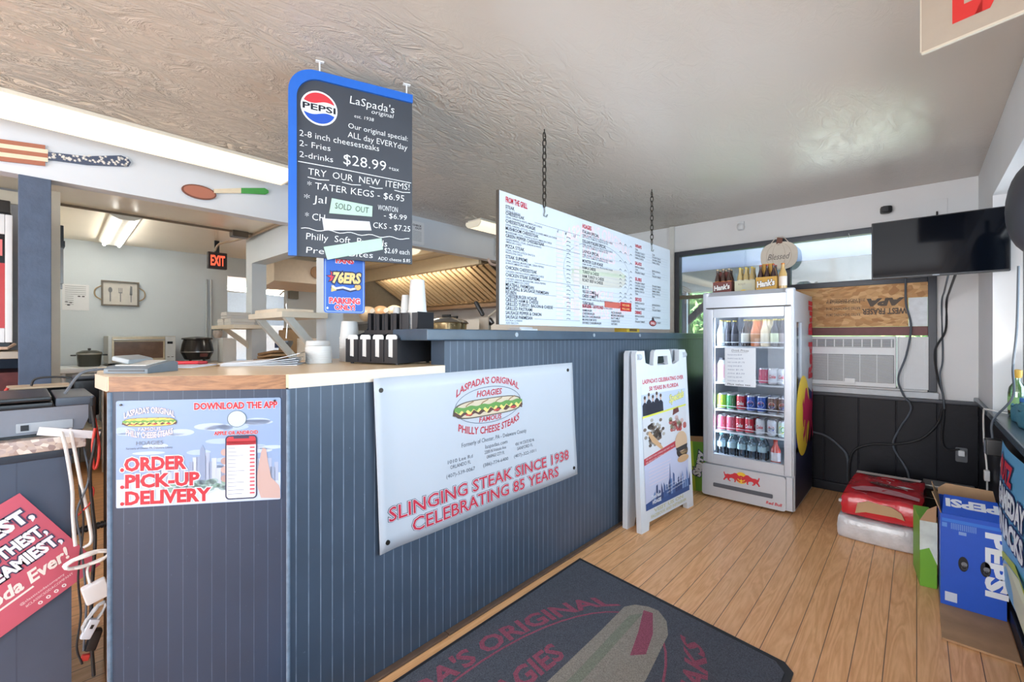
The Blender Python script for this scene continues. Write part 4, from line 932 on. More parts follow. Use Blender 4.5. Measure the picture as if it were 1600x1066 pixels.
# television on its arm
t = thing('television', 'black flat television held out in the corner over the boarded window', 'television', (.085, 3.64, 1.61))
MB(t).box(-.211, .381, 3.622, 3.66, 1.612, 1.968, b=.004).build('body', BLACK, t)
MB(t).box(-.205, .375, 3.6205, 3.623, 1.622, 1.962).build('screen', M('tv_screen', (6, 9, 16), .06, var=0, spec=.18), t)
MB(t).box(.07, .10, 3.6195, 3.6225, 1.614, 1.620).build('logo_bar', M('tv_logo', (120, 124, 130), .4), t)
MB(t).box(-.02, .18, 3.66, 3.685, 1.68, 1.90, b=.004).build('bracket', BLACK, t)
MB(t).obox((.10, 4.07, 1.80), (.05, .84, .05), 0, 0, .006).build('arm', BLACK, t)
MB(t).box(.055, .165, 4.478, 4.489, 2.13, 2.25, b=.002).build('wall_plate', WALLP, t)
MB(t).tube([(.11, 4.478, 2.16), (.11, 4.45, 2.15), (.11, 4.45, 2.10), (.10, 4.46, 1.83)], .006, 6).build('hanger', BLACK, t)
t = thing('outdoor_speaker', 'small black speaker cube on the back wall left of the television', 'speaker', (-.192, 4.45, 2.222))
MB().obox((.02, .0, .0), (.066, .06, .056), .35, 0, .014).build('body', BLACK, t); MB().obox((.012, -.035, 0), (.046, .01, .038), .35, 0, .004).build('grille', M('speaker_mesh', (70, 72, 76), .5, var=.3, scale=200), t); MB().cyl((.03, .01, 0), (.03, .039, 0), .012, n=10).build('mount', BLACK, t)
t = thing('motion_sensor', 'small white rounded sensor on the back wall above the cooler', 'sensor', (-1.20, 4.47, 2.265))
MB().lathe([(.001, -.035), (.025, -.028), (.034, -.005), (.03, .02), (.02, .03), (.001, .032)], n=16).build('dome', WHITE, t); MB().box(-.028, .028, .0, .018, -.02, .05, b=.006).build('base', WHITE, t)
tag(MB().box(.078, .082, 4.40, 4.41, 1.3, 1.31).build('wall_screw', DKMETAL), 'tiny screw in the grey wall right of the dark window frame', 'screw') if False else None
t = thing('round_speaker', 'dark rounded housing at the right edge beside the television', 'speaker', (.36, 2.78, 1.78))
MB().ball((0, 0, 0), .085, .16, .19, n=24, k=14).build('housing', M('dark_shell', (56, 58, 66), .45, var=.05), t)
MB().tube([(0, 0, .18), (0, 0, .235), (.0, 0, .268)], .012, 8).build('hanger', BLACK, t)
t = thing('license_plate', 'white embossed plate with dark smudged characters high on the right wall', 'plate', (.329, 3.19, 2.145), -math.pi/2)
MB().prism(rrect(0, 0, .30, .125, .01), (0, -.002, 0), (1, 0, 0), (0, 0, 1), (0, .003, 0)).build('plate', M('plate_paint', (206, 204, 192), .45, var=.1), t)
p = Print(lambda u, v, h: (u, -.002-h, v))
for k, x in enumerate((.03, .10, .17, .235)): p.ring(x+.02, .06, .024, .036, .010, (70, 78, 92), 1, n=18, a0=0, a1=360 if k % 2 else 290)
p.build('embossing', t)

# ---------------------------------------------------------------- cables on the back wall
cable('power_cable', 'grey cable hanging from the television across the plywood and air conditioner', [(-.06, 4.45, 1.70), (-.058, 4.44, 1.5), (-.03, 4.43, 1.33), (-.055, 4.37, 1.12), (-.10, 4.365, .95), (-.075, 4.40, .83), (-.03, 4.43, .72), (-.10, 4.45, .55), (-.13, 4.455, .42), (-.05, 4.45, .25), (-.035, 4.44, .10)], .0065, GCAB)
cable('power_cable', 'dark cable dropping from the television corner down the grey wall to the outlet', [(.17, 3.68, 1.62), (.165, 4.2, 1.56), (.16, 4.472, 1.50), (.155, 4.473, 1.30), (.10, 4.45, 1.15), (.115, 4.45, .95), (.14, 4.44, .84), (.145, 4.44, .70), (.135, 4.445, .52), (.16, 4.44, .45), (.225, 4.445, .46)], .0065, RUBBER)
cable('power_cable', 'grey cable running straight down beside the dark television cable', [(.14, 3.68, 1.62), (.14, 4.2, 1.56), (.135, 4.472, 1.48), (.14, 4.47, 1.10), (.125, 4.45, .98), (.14, 4.43, .84), (.148, 4.42, .74)], .005, GCAB)
cable('power_cable', 'black cable arching along the black wainscot behind the red soda pack', [(.14, 4.44, .74), (.11, 4.45, .62), (.02, 4.45, .50), (-.12, 4.45, .44), (-.25, 4.45, .42), (-.36, 4.445, .36), (-.395, 4.44, .25), (-.40, 4.44, .10)], .008, RUBBER)
cable('power_cable', 'short dark cable looping out from behind the cooler along the wainscot', [(-.64, 4.45, .46), (-.55, 4.45, .44), (-.46, 4.45, .37), (-.41, 4.45, .29), (-.405, 4.45, .1)], .008, GCAB)
cable('power_cable', 'cable hanging down the white column beside the ledge', [(.372, 3.3, 1.60), (.372, 3.35, 1.3), (.36, 3.36, 1.1), (.362, 3.38, .95), (.30, 3.35, .845), (.284, 3.33, .80), (.286, 3.3, .72)], .005, GCAB)
cable('power_cable', 'thin white cord looping over the ledge end and down the black wall', [(.42, 3.5, .843), (.33, 3.56, .846), (.29, 3.64, .846), (.284, 3.70, .82), (.29, 3.75, .65), (.30, 3.74, .50), (.30, 3.7, .30), (.30, 3.6, .06)], .004, WCAB)
t = thing('wall_outlet', 'white wall outlet with plugs on the black wainscot', 'outlet', (.235, 4.468, .42))
MB().prism(rrect(-.03, -.05, .03, .05, .008), (0, -.006, 0), (1, 0, 0), (0, 0, 1), (0, .006, 0)).build('plate', M('outlet_plate', (96, 100, 106), .4), t); MB().box(-.018, .016, -.04, -.006, -.005, .035, b=.005).build('plug', WHITE, t)
t = thing('power_adapter', 'black plug-in adapter with grey face under the ledge edge', 'adapter', (.287, 3.28, .70))
MB().box(-.03, .03, -.035, .035, -.04, .04, b=.006).build('body', BLACK, t); MB().box(-.033, -.03, -.02, .03, -.034, .034, b=.001).build('face', GREY, t)
t = thing('plug_box', 'small white plug halfway down the white cord', 'plug', (.298, 3.715, .46)); MB().box(-.012, .012, -.02, .02, -.03, .03, b=.005).build('body', WHITE, t)

# ---------------------------------------------------------------- floor: packs, boxes, cardboard
t = thing('soda_pack', 'red shrink-wrapped soda pack torn open, lying on the silver pack', 'soda pack', (-.160, 3.81, .143), -.03)
RW = M('red_shrink', (206, 40, 52), .25, var=.12, scale=9, bump=.5, bscale=22, coat=.4); SW_ = M('clear_shrink', (206, 204, 208), .22, var=.2, scale=16, bump=.6, bscale=24, coat=.4)
def lumpy(name, x0, x1, y0, y1, z0, z1, mat, amp, sd, parent):
    t_ = bmesh.new(); bmesh.ops.create_cube(t_, size=1)
    bmesh.ops.subdivide_edges(t_, edges=t_.edges[:], cuts=9, use_grid_fill=True); rnd = random.Random(sd)
    ph = [rnd.uniform(0, 6) for _ in range(6)]
    for v in t_.verts:
        c = v.co
        r = .12
        for i in range(3):
            pass
        q = V((c.x, c.y, c.z)); m_ = max(abs(c.x), abs(c.y), abs(c.z))
        l = q.length/.866*.5
        q = q*(1-.06*max(0, l-.3)/.2)
        w_ = math.sin(q.x*14+ph[0])*math.sin(q.y*11+ph[1])+.6*math.sin(q.x*27+q.z*19+ph[2])*math.sin(q.y*23+ph[3])
        v.co = V(((x0+x1)/2+q.x*(x1-x0)+amp*.5*w_*(1 if abs(c.x) > .49 else 0), (y0+y1)/2+q.y*(y1-y0)+amp*.5*w_*(1 if abs(c.y) > .49 else 0), (z0+z1)/2+q.z*(z1-z0)+amp*w_*(1 if c.z > .49 else .0)))
    bmesh.ops.recalc_face_normals(t_, faces=t_.faces[:])
    me = bpy.data.meshes.new(name); t_.to_mesh(me); t_.free(); me.materials.append(mat); me.polygons.foreach_set('use_smooth', [True]*len(me.polygons))
    o = bpy.data.objects.new(name, me); COL.objects.link(o); o.parent = parent; return o
lumpy('wrapped_cans', -.185, .20, -.34, .34, .0, .125, RW, .009, 3, t)
p = Print(lambda u, v, h: (u, v, .128+h), step=.001)
p.poly([(-.17, .24), (.17, .25), (.18, .31), (-.17, .31)], M('wrap_white', (222, 214, 214), .3, var=.1), 6)
p.poly([(-.15, -.18), (-.1, -.1), (-.03, -.06), (.08, -.09), (.18, -.16), (.18, -.23), (.10, -.20), (-.05, -.19), (-.12, -.22)], M('wrap_pink', (214, 150, 160), .25, var=.2, coat=.4), 6)
p.poly([(-.08, .02), (-.04, .07), (.04, .03), (.12, .0), (.05, -.03), (-.03, -.02)], (90, 26, 30), 7)
for x, y in ((-.05, .03), (.0, .01), (.05, .0)): p.ring(x, y, .018, .018, .004, (170, 150, 150), 8)
p.poly([(.06, .03), (.10, .05), (.15, .02), (.11, .0)], (206, 204, 208), 9)
for i_ in range(9):
    x_, y_ = random.uniform(-.15, .15), random.uniform(-.30, .24); a_ = random.uniform(0, 3)
    p.line([(x_, y_), (x_+.03*math.cos(a_), y_+.03*math.sin(a_)), (x_+.07*math.cos(a_+.4), y_+.06*math.sin(a_+.4))], .006, MATS['wrap_white' if i_ % 2 else 'wrap_pink'], 9+i_)
p.build('torn_wrap', t)
MB().prism([(-.11, .01), (-.06, .028), (.08, .032), (.12, .024), (.105, .06), (.06, .085), (-.05, .092), (-.10, .07)], (0, -.355, .015), (1, 0, 0), (0, .15, 1), (0, .02, 0)).build('cardboard_tray', CARD, t)
t = thing('soda_pack', 'silver shrink-wrapped soda pack on the floor under the red pack', 'soda pack', (-.170, 3.81, 0), -.05)
lumpy('wrapped_cans', -.19, .195, -.37, .33, .0, .132, SW_, .004, 8, t)
t = thing('amplifier', 'black appliance with silver top on the floor in the back corner', 'appliance', (.16, 4.31, 0), 0)
MB().box(-.13, .14, -.07, .11, .012, .21, b=.008).build('body', BLACK, t); MB().box(-.125, .135, -.065, .105, .21, .225, b=.004).build('top', M('silver_top', (176, 178, 180), .35, .5), t)
MB().box(-.12, .13, -.074, -.07, .15, .20).build('front_panel', BLKG, t); MB().box(-.12, .13, -.074, -.07, .135, .139).build('trim_strip', STEEL, t)
for x in (-.1, .11): MB().cyl((x, 0, 0), (x, 0, .014), .012, n=10).build('foot', RUBBER, t)
t = thing('soda_case', 'tall blue soda case with hand holes and white lettering standing open on cardboard', 'soda case', (.19, 3.05, .012), .0)
PB = M('case_blue', (34, 86, 196), .4, var=.03)
XL, XR, YF, YB_, ZT = .083, .292, 2.888, 3.24, .43
f2 = lambda u, v, h: (XL+u, YF-h+.0, .012+v)
b = MB(t)
hole = lambda cx, cz: ell(cx, cz, .016, .034, 14)
b.box(XL, XL+.004, YF, YB_, .012, ZT).box(XR-.004, XR, YF, YB_, .012, ZT).box(XL+.004, XR-.004, YB_-.004, YB_, .012, ZT).box(XL+.004, XR-.004, YF+.004, YB_-.004, .012, .016)
b.box(XL+.004, XR-.004, YF, YF+.004, .012, ZT)
b.build('box', PB, t)
MB(t).prism([(0, 0), (XR-XL-.01, 0), (XR-XL-.02, .15), (.012, .15)], (XL+.004, YF, ZT), (1, 0, 0), (0, .93, .36), (0, -.002, .003)).build('front_flap', PB, t)
MB(t).prism([(0, 0), (XR-XL, 0), (XR-XL-.01, .055), (.03, .06), (.0, .03)], (XL, YB_, ZT), (1, 0, 0), (0, .25, .96), (0, .003, 0)).build('rear_flap', CARD, t)
MB(t).prism([(0, 0), (.33, 0), (.30, .075), (.2, .05), (.05, .085)], (XL, YF+.01, ZT), (0, 1, 0), (-.35, 0, .93), (.003, 0, 0)).build('side_flap', CARD, t)
p = Print(f2, t)
WT = (226, 230, 236)
p.text('PEPSI', .148, .365, .062, WT, 2, 'L', .27, .05, rot=-math.pi/2)
for x in (.075, .145):
    q = Print(f2, t); q.poly(ell(x, .205, .0165, .034, 18), (14, 16, 24), 2); q.poly(ell(x+.003, .205, .010, .011, 12), (120, 122, 128), 3); q.ring(x+.003, .19, .01, .01, .003, (60, 62, 70), 4); q.build('hand_hole', t)
p.rect(.015, .02, .055, .062, (196, 206, 226), 2); p.rect(.005, .385, .20, .40, (52, 118, 214), 1)
for i in range(14): p.rect(.035+.006*i, .355, .038+.006*i, .383, (110, 150, 216), 2)
p.rect(.06, .335, .085, .35, (130, 160, 216), 2); p.rect(.005, .36, .022, .38, (90, 140, 216), 2)
p.build('printed_front', t)
p = Print(lambda u, v, h: (XL+.004+u, YF+.93*v-.5*h, ZT+.36*v+.004+h), t)
p.text('PEPSI', .185, .115, .055, WT, 1, 'L', .165, .05, rot=math.pi); p.build('printed_flap', t)
t = thing('soda_carton', 'torn lime green carton squeezed behind the blue soda case', 'carton', (.035, 3.17, 0), .1)
MB().box(-.035, .03, -.12, .14, 0, .33, b=.004).build('box', STG, t); MB().prism([(-.035, .18), (-.0, .2), (.03, .12), (.03, .33), (-.035, .33)], (0, -.121, 0), (1, 0, 0), (0, 0, 1), (0, .002, 0)).build('white_patch', M('carton_white', (206, 216, 206), .5, var=.2, scale=20), t)
MB().prism([(0, 0), (.06, 0), (.05, .10), (.02, .07)], (-.035, -.12, .33), (1, 0, 0), (.1, -.2, .9), (0, .002, 0)).build('torn_flap', CARD, t)
tag(MB().prism([(.078, 2.563), (.296, 2.555), (.293, 3.30), (.078, 3.30)], (0, 0, .002), (1, 0, 0), (0, 1, 0), (0, 0, .009)).build('cardboard_sheet', M('old_cardboard', (170, 134, 100), .8, var=.25, scale=9)), 'flattened brown cardboard sheet on the floor under the blue soda case', 'cardboard')
tag(MB().prism([(-.44, 4.2), (-.37, 4.17), (-.38, 4.27), (-.42, 4.28)], (0, 0, .002), (1, 0, 0), (0, 1, 0), (0, 0, .02)).build('paper_scrap', PAPER), 'crumpled white scrap on the floor left of the soda packs', 'scrap')
# banner on the right wall
t = thing('wall_banner', 'light blue snack banner with lime wave on the black right wall', 'banner', (.293, 3.02, .17), -math.pi/2)
fw_ = lambda u, v, h: (u, -h-.012*math.sin(v*5)-.008*math.sin(u*7), v)
b = MB(); n1, n2 = 16, 12
b.add([fw_(1.0*i/n1+(.02*(1-j/n2)), .61*j/n2, 0) for j in range(n2+1) for i in range(n1+1)], [(j*(n1+1)+i, j*(n1+1)+i+1, (j+1)*(n1+1)+i+1, (j+1)*(n1+1)+i) for j in range(n2) for i in range(n1)])
b.build('sheet', M('banner_blue', (96, 168, 214), .4, var=.06, scale=4), t)
p = Print(lambda u, v, h: fw_(u, v, h+.0015))
NV, LB = (28, 44, 110), (226, 236, 244)
p.poly([(.03, .03), (.15, .10), (.3, .15), (.5, .17), (.99, .14), (.99, .01), (.03, .01)], (206, 214, 190), 1); p.poly([(.03, .10), (.2, .17), (.45, .205), (.99, .17), (.99, .14), (.5, .175), (.2, .14), (.03, .05)], (176, 196, 70), 2)
p.text('UTZ', .17, .48, .075, (200, 40, 60), 3, 'L', .20, .05, ol=(NV, .05)); p.poly(ell(.12, .52, .035, .05, 16), (200, 50, 64), 3); p.ring(.12, .52, .045, .06, .008, NV, 3)
p.text('GAMEDAY', .10, .37, .08, LB, 4, 'L', .50, .05, ol=(NV, .06)); p.text('SNACKS', .13, .255, .08, LB, 4, 'L', .46, .05, ol=(NV, .06))
p.poly([(.05, .50), (.075, .54), (.09, .50)], LB, 3); p.build('lettering', t)
# ledge
t = thing('tote_bag', 'slumped teal bag on the ledge by the side window', 'bag', (.44, 3.16, .838))
TEAL = M('teal_cloth', (60, 128, 150), .55, var=.12, scale=12, bump=.4, bscale=14)
lumpy('body', -.09, .09, -.2, .2, 0, .085, TEAL, .012, 4, t); MB().ball((.02, -.06, .115), .06, .12, .055, 0, 18, 10).build('upper_fold', TEAL, t); MB().tube(spline([(-.04, -.12, .1), (-.05, -.08, .17), (-.03, 0, .18), (-.02, .06, .11)], 5), .007, 6).build('handle', M('teal_dark', (30, 70, 90), .6), t)
t = thing('spray_bottle', 'pale green bottle with an amber cap on the ledge behind the teal bag', 'bottle', (.39, 3.50, .838))
MB().lathe([(.03, 0), (.034, .01), (.034, .12), (.03, .15), (.014, .18), (.014, .20)], n=16).build('body', glass('pale_green_glass', (190, 226, 180), .2), t); MB().lathe([(.016, .20), (.02, .215), (.02, .24), (.001, .245)], n=12).build('cap', M('amber_cap', (206, 160, 60), .4), t); MB().lathe([(.0345, .03), (.0345, .10)], n=16).build('wrap_label', M('green_label', (150, 196, 130), .5, var=.2), t)
t = thing('glass_jar', 'small clear jar with a blue lid on the ledge beside the pale green bottle', 'jar', (.41, 3.40, .838))
MB().lathe([(.025, 0), (.028, .01), (.028, .07), (.022, .085)], n=14).build('body', glass('jar_clear', (214, 232, 214), .2), t); MB().lathe([(.024, .085), (.024, .105), (.001, .108)], n=14).build('lid', M('blue_lid', (60, 120, 190), .4), t)
# ---------------------------------------------------------------- exit sign near the camera
t = thing('exit_sign', 'clear edge-lit panel with large red letters hung from the ceiling near the camera', 'exit sign', (.011, 1.812, 2.10), math.atan2(-.058, .196))
MB().box(0, .31, 0, .008, 0, .262).build('panel', M('exit_acrylic', (176, 166, 152), .25, var=.03, spec=.4), t)
MB().box(-.003, 0, -.001, .009, 0, .262).box(0, .31, -.001, .009, -.006, 0).build('lit_edge', M('exit_edge', (206, 200, 184), .3), t)
p = Print(lambda u, v, h: (u, -h, v)); p.text('EXIT', .074, .055, .155, (206, 44, 40), 1, 'L', .24, .05); p.build('lettering', t)
MB().box(-.01, .32, -.03, .04, .255, .274, b=.004).build('canopy', WHITE, t)
# ---------------------------------------------------------------- outside the back window
struct(MB().box(-4, 1.5, 4.62, 6.9, 2.19, 2.25), 'ceiling_porch', M('porch_soffit', (204, 208, 246), .45, var=.05, scale=3))
t = thing('porch_post', 'dark porch post with diagonal braces and a pale edge outside the back window', 'post', (-2.55, 6.6, 0))
MB(t).box(-2.60, -2.48, 6.54, 6.66, -.06, 1.9).build('post', FRAME, t); MB(t).box(-2.48, -2.465, 6.53, 6.545, -.06, 1.9).build('edge_strip', PAPER, t)
MB(t).obox((-2.25, 6.6, 1.70), (.80, .07, .09), 0, 0, 0, 0, -.75).build('brace', FRAME, t); MB(t).obox((-2.85, 6.6, 1.70), (.80, .07, .09), 0, 0, 0, 0, .75).build('brace', FRAME, t)
struct(MB().box(-5, 1.5, 6.5, 6.7, 1.9, 2.19), 'trim_porch', M('porch_beam', (130, 132, 124), .5))
struct(MB().box(-14, 10, 4.63, 16, -.2, -.06), 'floor_yard', M('yard_ground', (205, 205, 196), .8, var=.2, scale=2))
LEAF = [M('leaf_%d' % i, c, .55, var=.15) for i, c in enumerate(((110, 150, 84), (146, 178, 110), (84, 122, 72), (176, 198, 130)))]
def bush(x, y, w_, h_, n, label, sd):
    t = thing('garden_shrub', label, 'shrub', (x, y, -.06)); rnd = random.Random(sd); b = MB()
    for i in range(n):
        a = rnd.uniform(0, 6.283); e = rnd.uniform(-1, 1); r = rnd.uniform(.75, 1)
        c = V((w_*r*math.sqrt(1-e*e)*math.cos(a), w_*.7*r*math.sqrt(1-e*e)*math.sin(a), h_*.5+h_*.5*r*e)); d = V((rnd.gauss(0, 1), rnd.gauss(0, 1), rnd.gauss(0, 1))).normalized(); s = d.orthogonal().normalized()*rnd.uniform(.03, .06); d *= rnd.uniform(.05, .11)
        b.add([c-d, c-s*.6, c+d, c+s*.6], [(0, 1, 2, 3)], rnd.randrange(4))
    b.build('foliage', LEAF, t, smooth=0); MB().ball((0, 0, h_*.5), w_*.74, w_*.5, h_*.37).build('inner_growth', LEAF[2], t); MB().cyl((0, 0, 0), (0, 0, h_*.5), .05, .03, n=8).build('trunk', DARKW, t)
bush(-2.7, 8.6, 1.3, 2.8, 2600, 'bright green leafy shrub outside the back window left of the cooler', 1)
bush(.9, 9.6, 1.4, 2.6, 900, 'green shrub outside hidden mostly behind the cooler and its bottles', 2)
tag(MB().box(-8, 4, 12, 12.2, -.06, 5).build('hedge', M('far_hedge', (130, 160, 110), .8, var=.5, scale=3)), 'tall green hedge far behind the porch post', 'hedge')
# ---------------------------------------------------------------- lights
LG_ = 'ceiling tube lights'
def wrap_light(x0, x1, y0, y1, z0, z1, label, along='y', group=LG_, em=TUBE):
    t = thing('ceiling_light', label, 'ceiling light', ((x0+x1)/2, (y0+y1)/2, z1), 0, group)
    if along == 'y': MB(t).box(x0+.02, x1-.0, y0+.01, y1-.01, z1-.02, z1-.001).build('housing', M('light_housing', (226, 220, 204), .4, var=.03), t)
    else: MB(t).box(x0+.01, x1-.01, y0, y1, z1-.02, z1-.001).build('housing', MATS['light_housing'], t)
    w_ = (x1-x0) if along == 'y' else (y1-y0); h_ = z1-z0-.02
    pr = [(-w_/2+.006, 0), (-w_/2, -.02), (-w_*.42, -h_*.75), (-w_*.3, -h_), (w_*.3, -h_), (w_*.42, -h_*.75), (w_/2, -.02), (w_/2-.006, 0)]
    if along == 'y': MB(t).prism(pr, ((x0+x1)/2, y0+.012, z1-.02), (1, 0, 0), (0, 0, 1), (0, y1-y0-.024, 0)).build('diffuser', em, t)
    for e in (0, 1):
        if along == 'y': MB(t).prism([(a*1.03, c*1.05) for a, c in pr], ((x0+x1)/2, (y0 if e == 0 else y1-.012), z1-.018), (1, 0, 0), (0, 0, 1), (0, .012, 0)).build('end_cap', M('light_cap', (232, 224, 204), .4, var=0, emit=.25), t)
    return t
wrap_light(-3.28, -3.05, -1.22, 1.225, 2.292, 2.3745, 'long glowing tube light on the ceiling above the pale header, left side')
wrap_light(-3.24, -3.04, 2.92, 4.12, 2.30, 2.3745, 'tube light on the ceiling half hidden behind the menu board')
t = thing('ceiling_light', 'open two-tube light on the kitchen ceiling', 'ceiling light', (-5.3, .59, 2.22), 0, LG_)
MB(t).prism([(-.095, 0), (-.095, -.02), (-.05, -.05), (.05, -.05), (.095, -.02), (.095, 0)], (-5.98, .64, 2.2195), (0, 1, 0), (0, 0, 1), (1.38, -.06, 0)).build('housing', M('kitchen_housing', (222, 220, 210), .35), t)
for s_ in (-.035, .035): MB(t).cyl((-5.95, .64+s_*1.6, 2.165), (-4.63, .583+s_*1.6, 2.165), .013, n=12).build('tube', TUBEK, t)
wrap_light(-4.35, -3.95, 2.72, 2.92, 2.15, 2.2195, 'short glowing light on the kitchen ceiling behind the chalkboard edge')
area('kitchen_lamp_glow', (-4.15, 2.82, 2.13), (0, 0, 0), .36, .18, 9, (1, .93, .82))
area('hood_lamp', (-4.8, 3.46, 1.99), (math.radians(105), 0, 0), 1.8, .08, 10, (1, .90, .74))
t = thing('ceiling_light', 'tube light far back seen through the kitchen doorway', 'ceiling light', (-9.7, 3.2, 2.2), 0, LG_)
MB(t).cyl((-9.3, 2.3, 2.17), (-10.1, 4.4, 2.15), .05, n=12).build('tube', TUBEK, t); MB(t).prism([(-.08, 0), (.08, 0), (.08, .04), (-.08, .04)], (-9.3, 2.3, 2.18), (0, 1, 0), (0, 0, 1), (-.8, 2.1, -.02)).build('housing', MATS['kitchen_housing'], t)
area('far_room_lamp', (-8.5, 3.0, 2.1), (0, 0, 0), .12, .12, 22, (1, .98, .95))
# ---------------------------------------------------------------- header ornaments
HT = math.pi/2
def on_header(y, z): return (-3.449, y, z)
t = thing('wooden_fork', 'large wooden serving fork with a flag patterned handle on the pale header', 'wall ornament', (-3.449, -.06, 2.13), HT)
WB_ = M('fork_brown', (168, 106, 84), .5); WCR = M('fork_cream', (226, 214, 190), .5)
sl = .235
def tilt(pts): return [(u, v+sl*u*.5) for u, v in pts]
for i, m_ in enumerate((WB_, WCR, WB_, WCR, WB_)):
    v0 = .012+.022*i
    MB().prism(tilt([(-.25, v0), (.165 if i in (0, 4) else .175, v0), (.165 if i in (0, 4) else .175, v0+.0215), (-.25, v0+.0215)]), (0, -.012, 0), (1, 0, 0), (0, 0, 1), (0, .011, 0)).build('tine', m_, t)
MB().prism([(.175, .068), (.33, .084), (.48, .118), (.505, .125), (.515, .15), (.50, .172), (.47, .178), (.32, .128), (.175, .108)], (0, -.014, 0), (1, 0, 0), (0, 0, 1), (0, .013, 0)).build('handle', M('fork_navy', (70, 82, 108), .5), t)
p = Print(lambda u, v, h: (u, -.0145-h, v)); rnd = random.Random(4)
for i in range(64):
    u = .18+.32*rnd.random(); c0 = .09+(u-.175)*.16+(.03 if u > .3 else .0)*(u-.3)*5*.3; hw = .013+.012*(u-.175)/.33
    a = rnd.uniform(0, 3); v = c0+rnd.uniform(-hw, hw); r = .0085
    p.poly([(u+r*(1 if k % 2 == 0 else .42)*math.cos(a+k*math.pi/5), v+r*(1 if k % 2 == 0 else .42)*math.sin(a+k*math.pi/5)) for k in range(10)], (226, 224, 220), 1+i % 5)
p.build('star_pattern', t)
t = thing('wooden_spoon', 'large wooden spoon with brown bowl and green handle tip on the pale header', 'wall ornament', (-3.449, .70, 2.168), HT)
MB().prism([(u, v+.02) for u, v in ell(.095, .0, .095, .045, 28)], (0, -.012, 0), (1, 0, 0), (0, 0, 1), (0, .011, 0)).build('bowl', M('spoon_rim', (120, 72, 58), .5), t)
p = Print(lambda u, v, h: (u, -.0125-h, v)); p.poly(ell(.095, .02, .086, .037, 28), (176, 112, 92), 1); p.build('bowl_inset', t)
MB().prism([(.175, .032), (.335, .07), (.335, .105), (.175, .058)], (0, -.014, 0), (1, 0, 0), (0, 0, 1), (0, .013, 0)).build('neck', WCR, t)
MB().prism([(.335, .07), (.49, .098), (.51, .112), (.51, .13), (.485, .142), (.335, .105)], (0, -.014, 0), (1, 0, 0), (0, 0, 1), (0, .013, 0)).build('handle', M('spoon_green', (70, 158, 76), .5), t)
t = thing('notice_sheet', 'white notice sheet on the pale header behind the chalkboard edge', 'notice', (-3.449, 2.42, 2.115), HT)
MB().prism(rrect(0, 0, .16, .21, .012), (0, -.003, 0), (1, 0, 0), (0, 0, 1), (0, .0025, 0)).build('sheet', PAPER, t)
p = Print(lambda u, v, h: (u, -.003-h, v)); p.text('CHECK', .03, .165, .016, T1, 1, 'L', .10, .03); p.text('OUT', .06, .14, .016, T1, 1, 'L', .07, .03)
for i in range(7): p.rect(.03, .115-.014*i, .13, .119-.014*i, (170, 176, 184), 1)
p.build('lettering', t)
t = thing('drain_hose', 'pale pipe and curved hose hanging at the far end of the pale header', 'hose', (-3.44, 3.52, 2.2))
MB(t).box(-3.447, -3.435, 3.53, 3.56, 2.14, 2.34, b=.003).build('conduit', M('conduit_grey', (176, 184, 186), .4), t)
MB(t).tube(spline([(-3.40, 3.60, 2.30), (-3.40, 3.60, 2.14), (-3.40, 3.57, 2.07), (-3.40, 3.50, 2.035), (-3.40, 3.42, 2.045), (-3.40, 3.385, 2.09)], 6), .013, 10).build('hose', M('hose_pink', (228, 206, 196), .4), t)
MB(t).tube([(-3.44, 3.60, 2.25), (-3.40, 3.60, 2.25)], .006, 8).build('bracket', DKMETAL, t)
# ---------------------------------------------------------------- chalkboard
BT = math.atan2(.464, .17)
t = thing('chalkboard_sign', 'blue framed hanging chalkboard with a round soda emblem and chalk specials', 'chalkboard', (-1.84, .72, 1.572), BT)
bw_, bh_ = .494, .752
FB_ = M('chalk_frame_blue', (34, 98, 190), .35, var=.03); SLT = M('chalk_slate', (58, 62, 70), .6, var=.12, scale=7)
out = [(0, 0), (bw_, .002), (bw_, bh_-.0)]+[(.0+.10*(1-math.sin(math.radians(a))), bh_-.10*(1-math.cos(math.radians(a)))) for a in range(0, 91, 10)]
inn = [(.03, .001), (bw_, .003), (bw_, bh_-.035)]+[(.03+.085*(1-math.sin(math.radians(a))), bh_-.035-.085*(1-math.cos(math.radians(a)))) for a in range(0, 91, 10)]
MB().prism(inn, (0, -.004, 0), (1, 0, 0), (0, 0, 1), (0, .012, 0)).build('slate', SLT, t)
b = MB(); k = len(out)
# frame: left side, curved corner and top
strip = list(range(2, k))+[0]
fo = [out[i] for i in strip]; fi = [inn[i] for i in strip]
vs = [(u, -.014, v) for u, v in fo]+[(u, -.014, v) for u, v in fi]+[(u, .012, v) for u, v in fo]+[(u, .012, v) for u, v in fi]
n_ = len(strip); fs = []
for i in range(n_-1): fs += [(i, i+1, n_+i+1, n_+i), (2*n_+i, 3*n_+i, 3*n_+i+1, 2*n_+i+1), (i, 2*n_+i, 2*n_+i+1, i+1), (n_+i, n_+i+1, 3*n_+i+1, 3*n_+i)]
fs += [(0, n_, 3*n_, 2*n_), (n_-1, 3*n_-1, 4*n_-1, 2*n_-1)]
b.add(vs, fs).build('frame', FB_, t, smooth=30)
p = Print(lambda u, v, h: (u, -.004-h, v))
CH = M('chalk_white', (226, 230, 230), .8, var=0)
cola_globe(p, .113, .606, .069, 1)
def ch(s, x, y, h, w_, sh=0, rot=0, bold=-.006): p.text(s, x, y, h, CH, 2, 'L', w_, bold, sh, None, rot)
ch("LaSpada's", .230, .655, .032, .185, .1); ch('original', .318, .633, .018, .095, .2); ch('est. 1938', .248, .600, .014, .08, .1)
ch('Our original special:', .224, .551, .021, .25, 0, -.02); ch('ALL day EVERYday', .222, .512, .024, .25, 0, -.03)
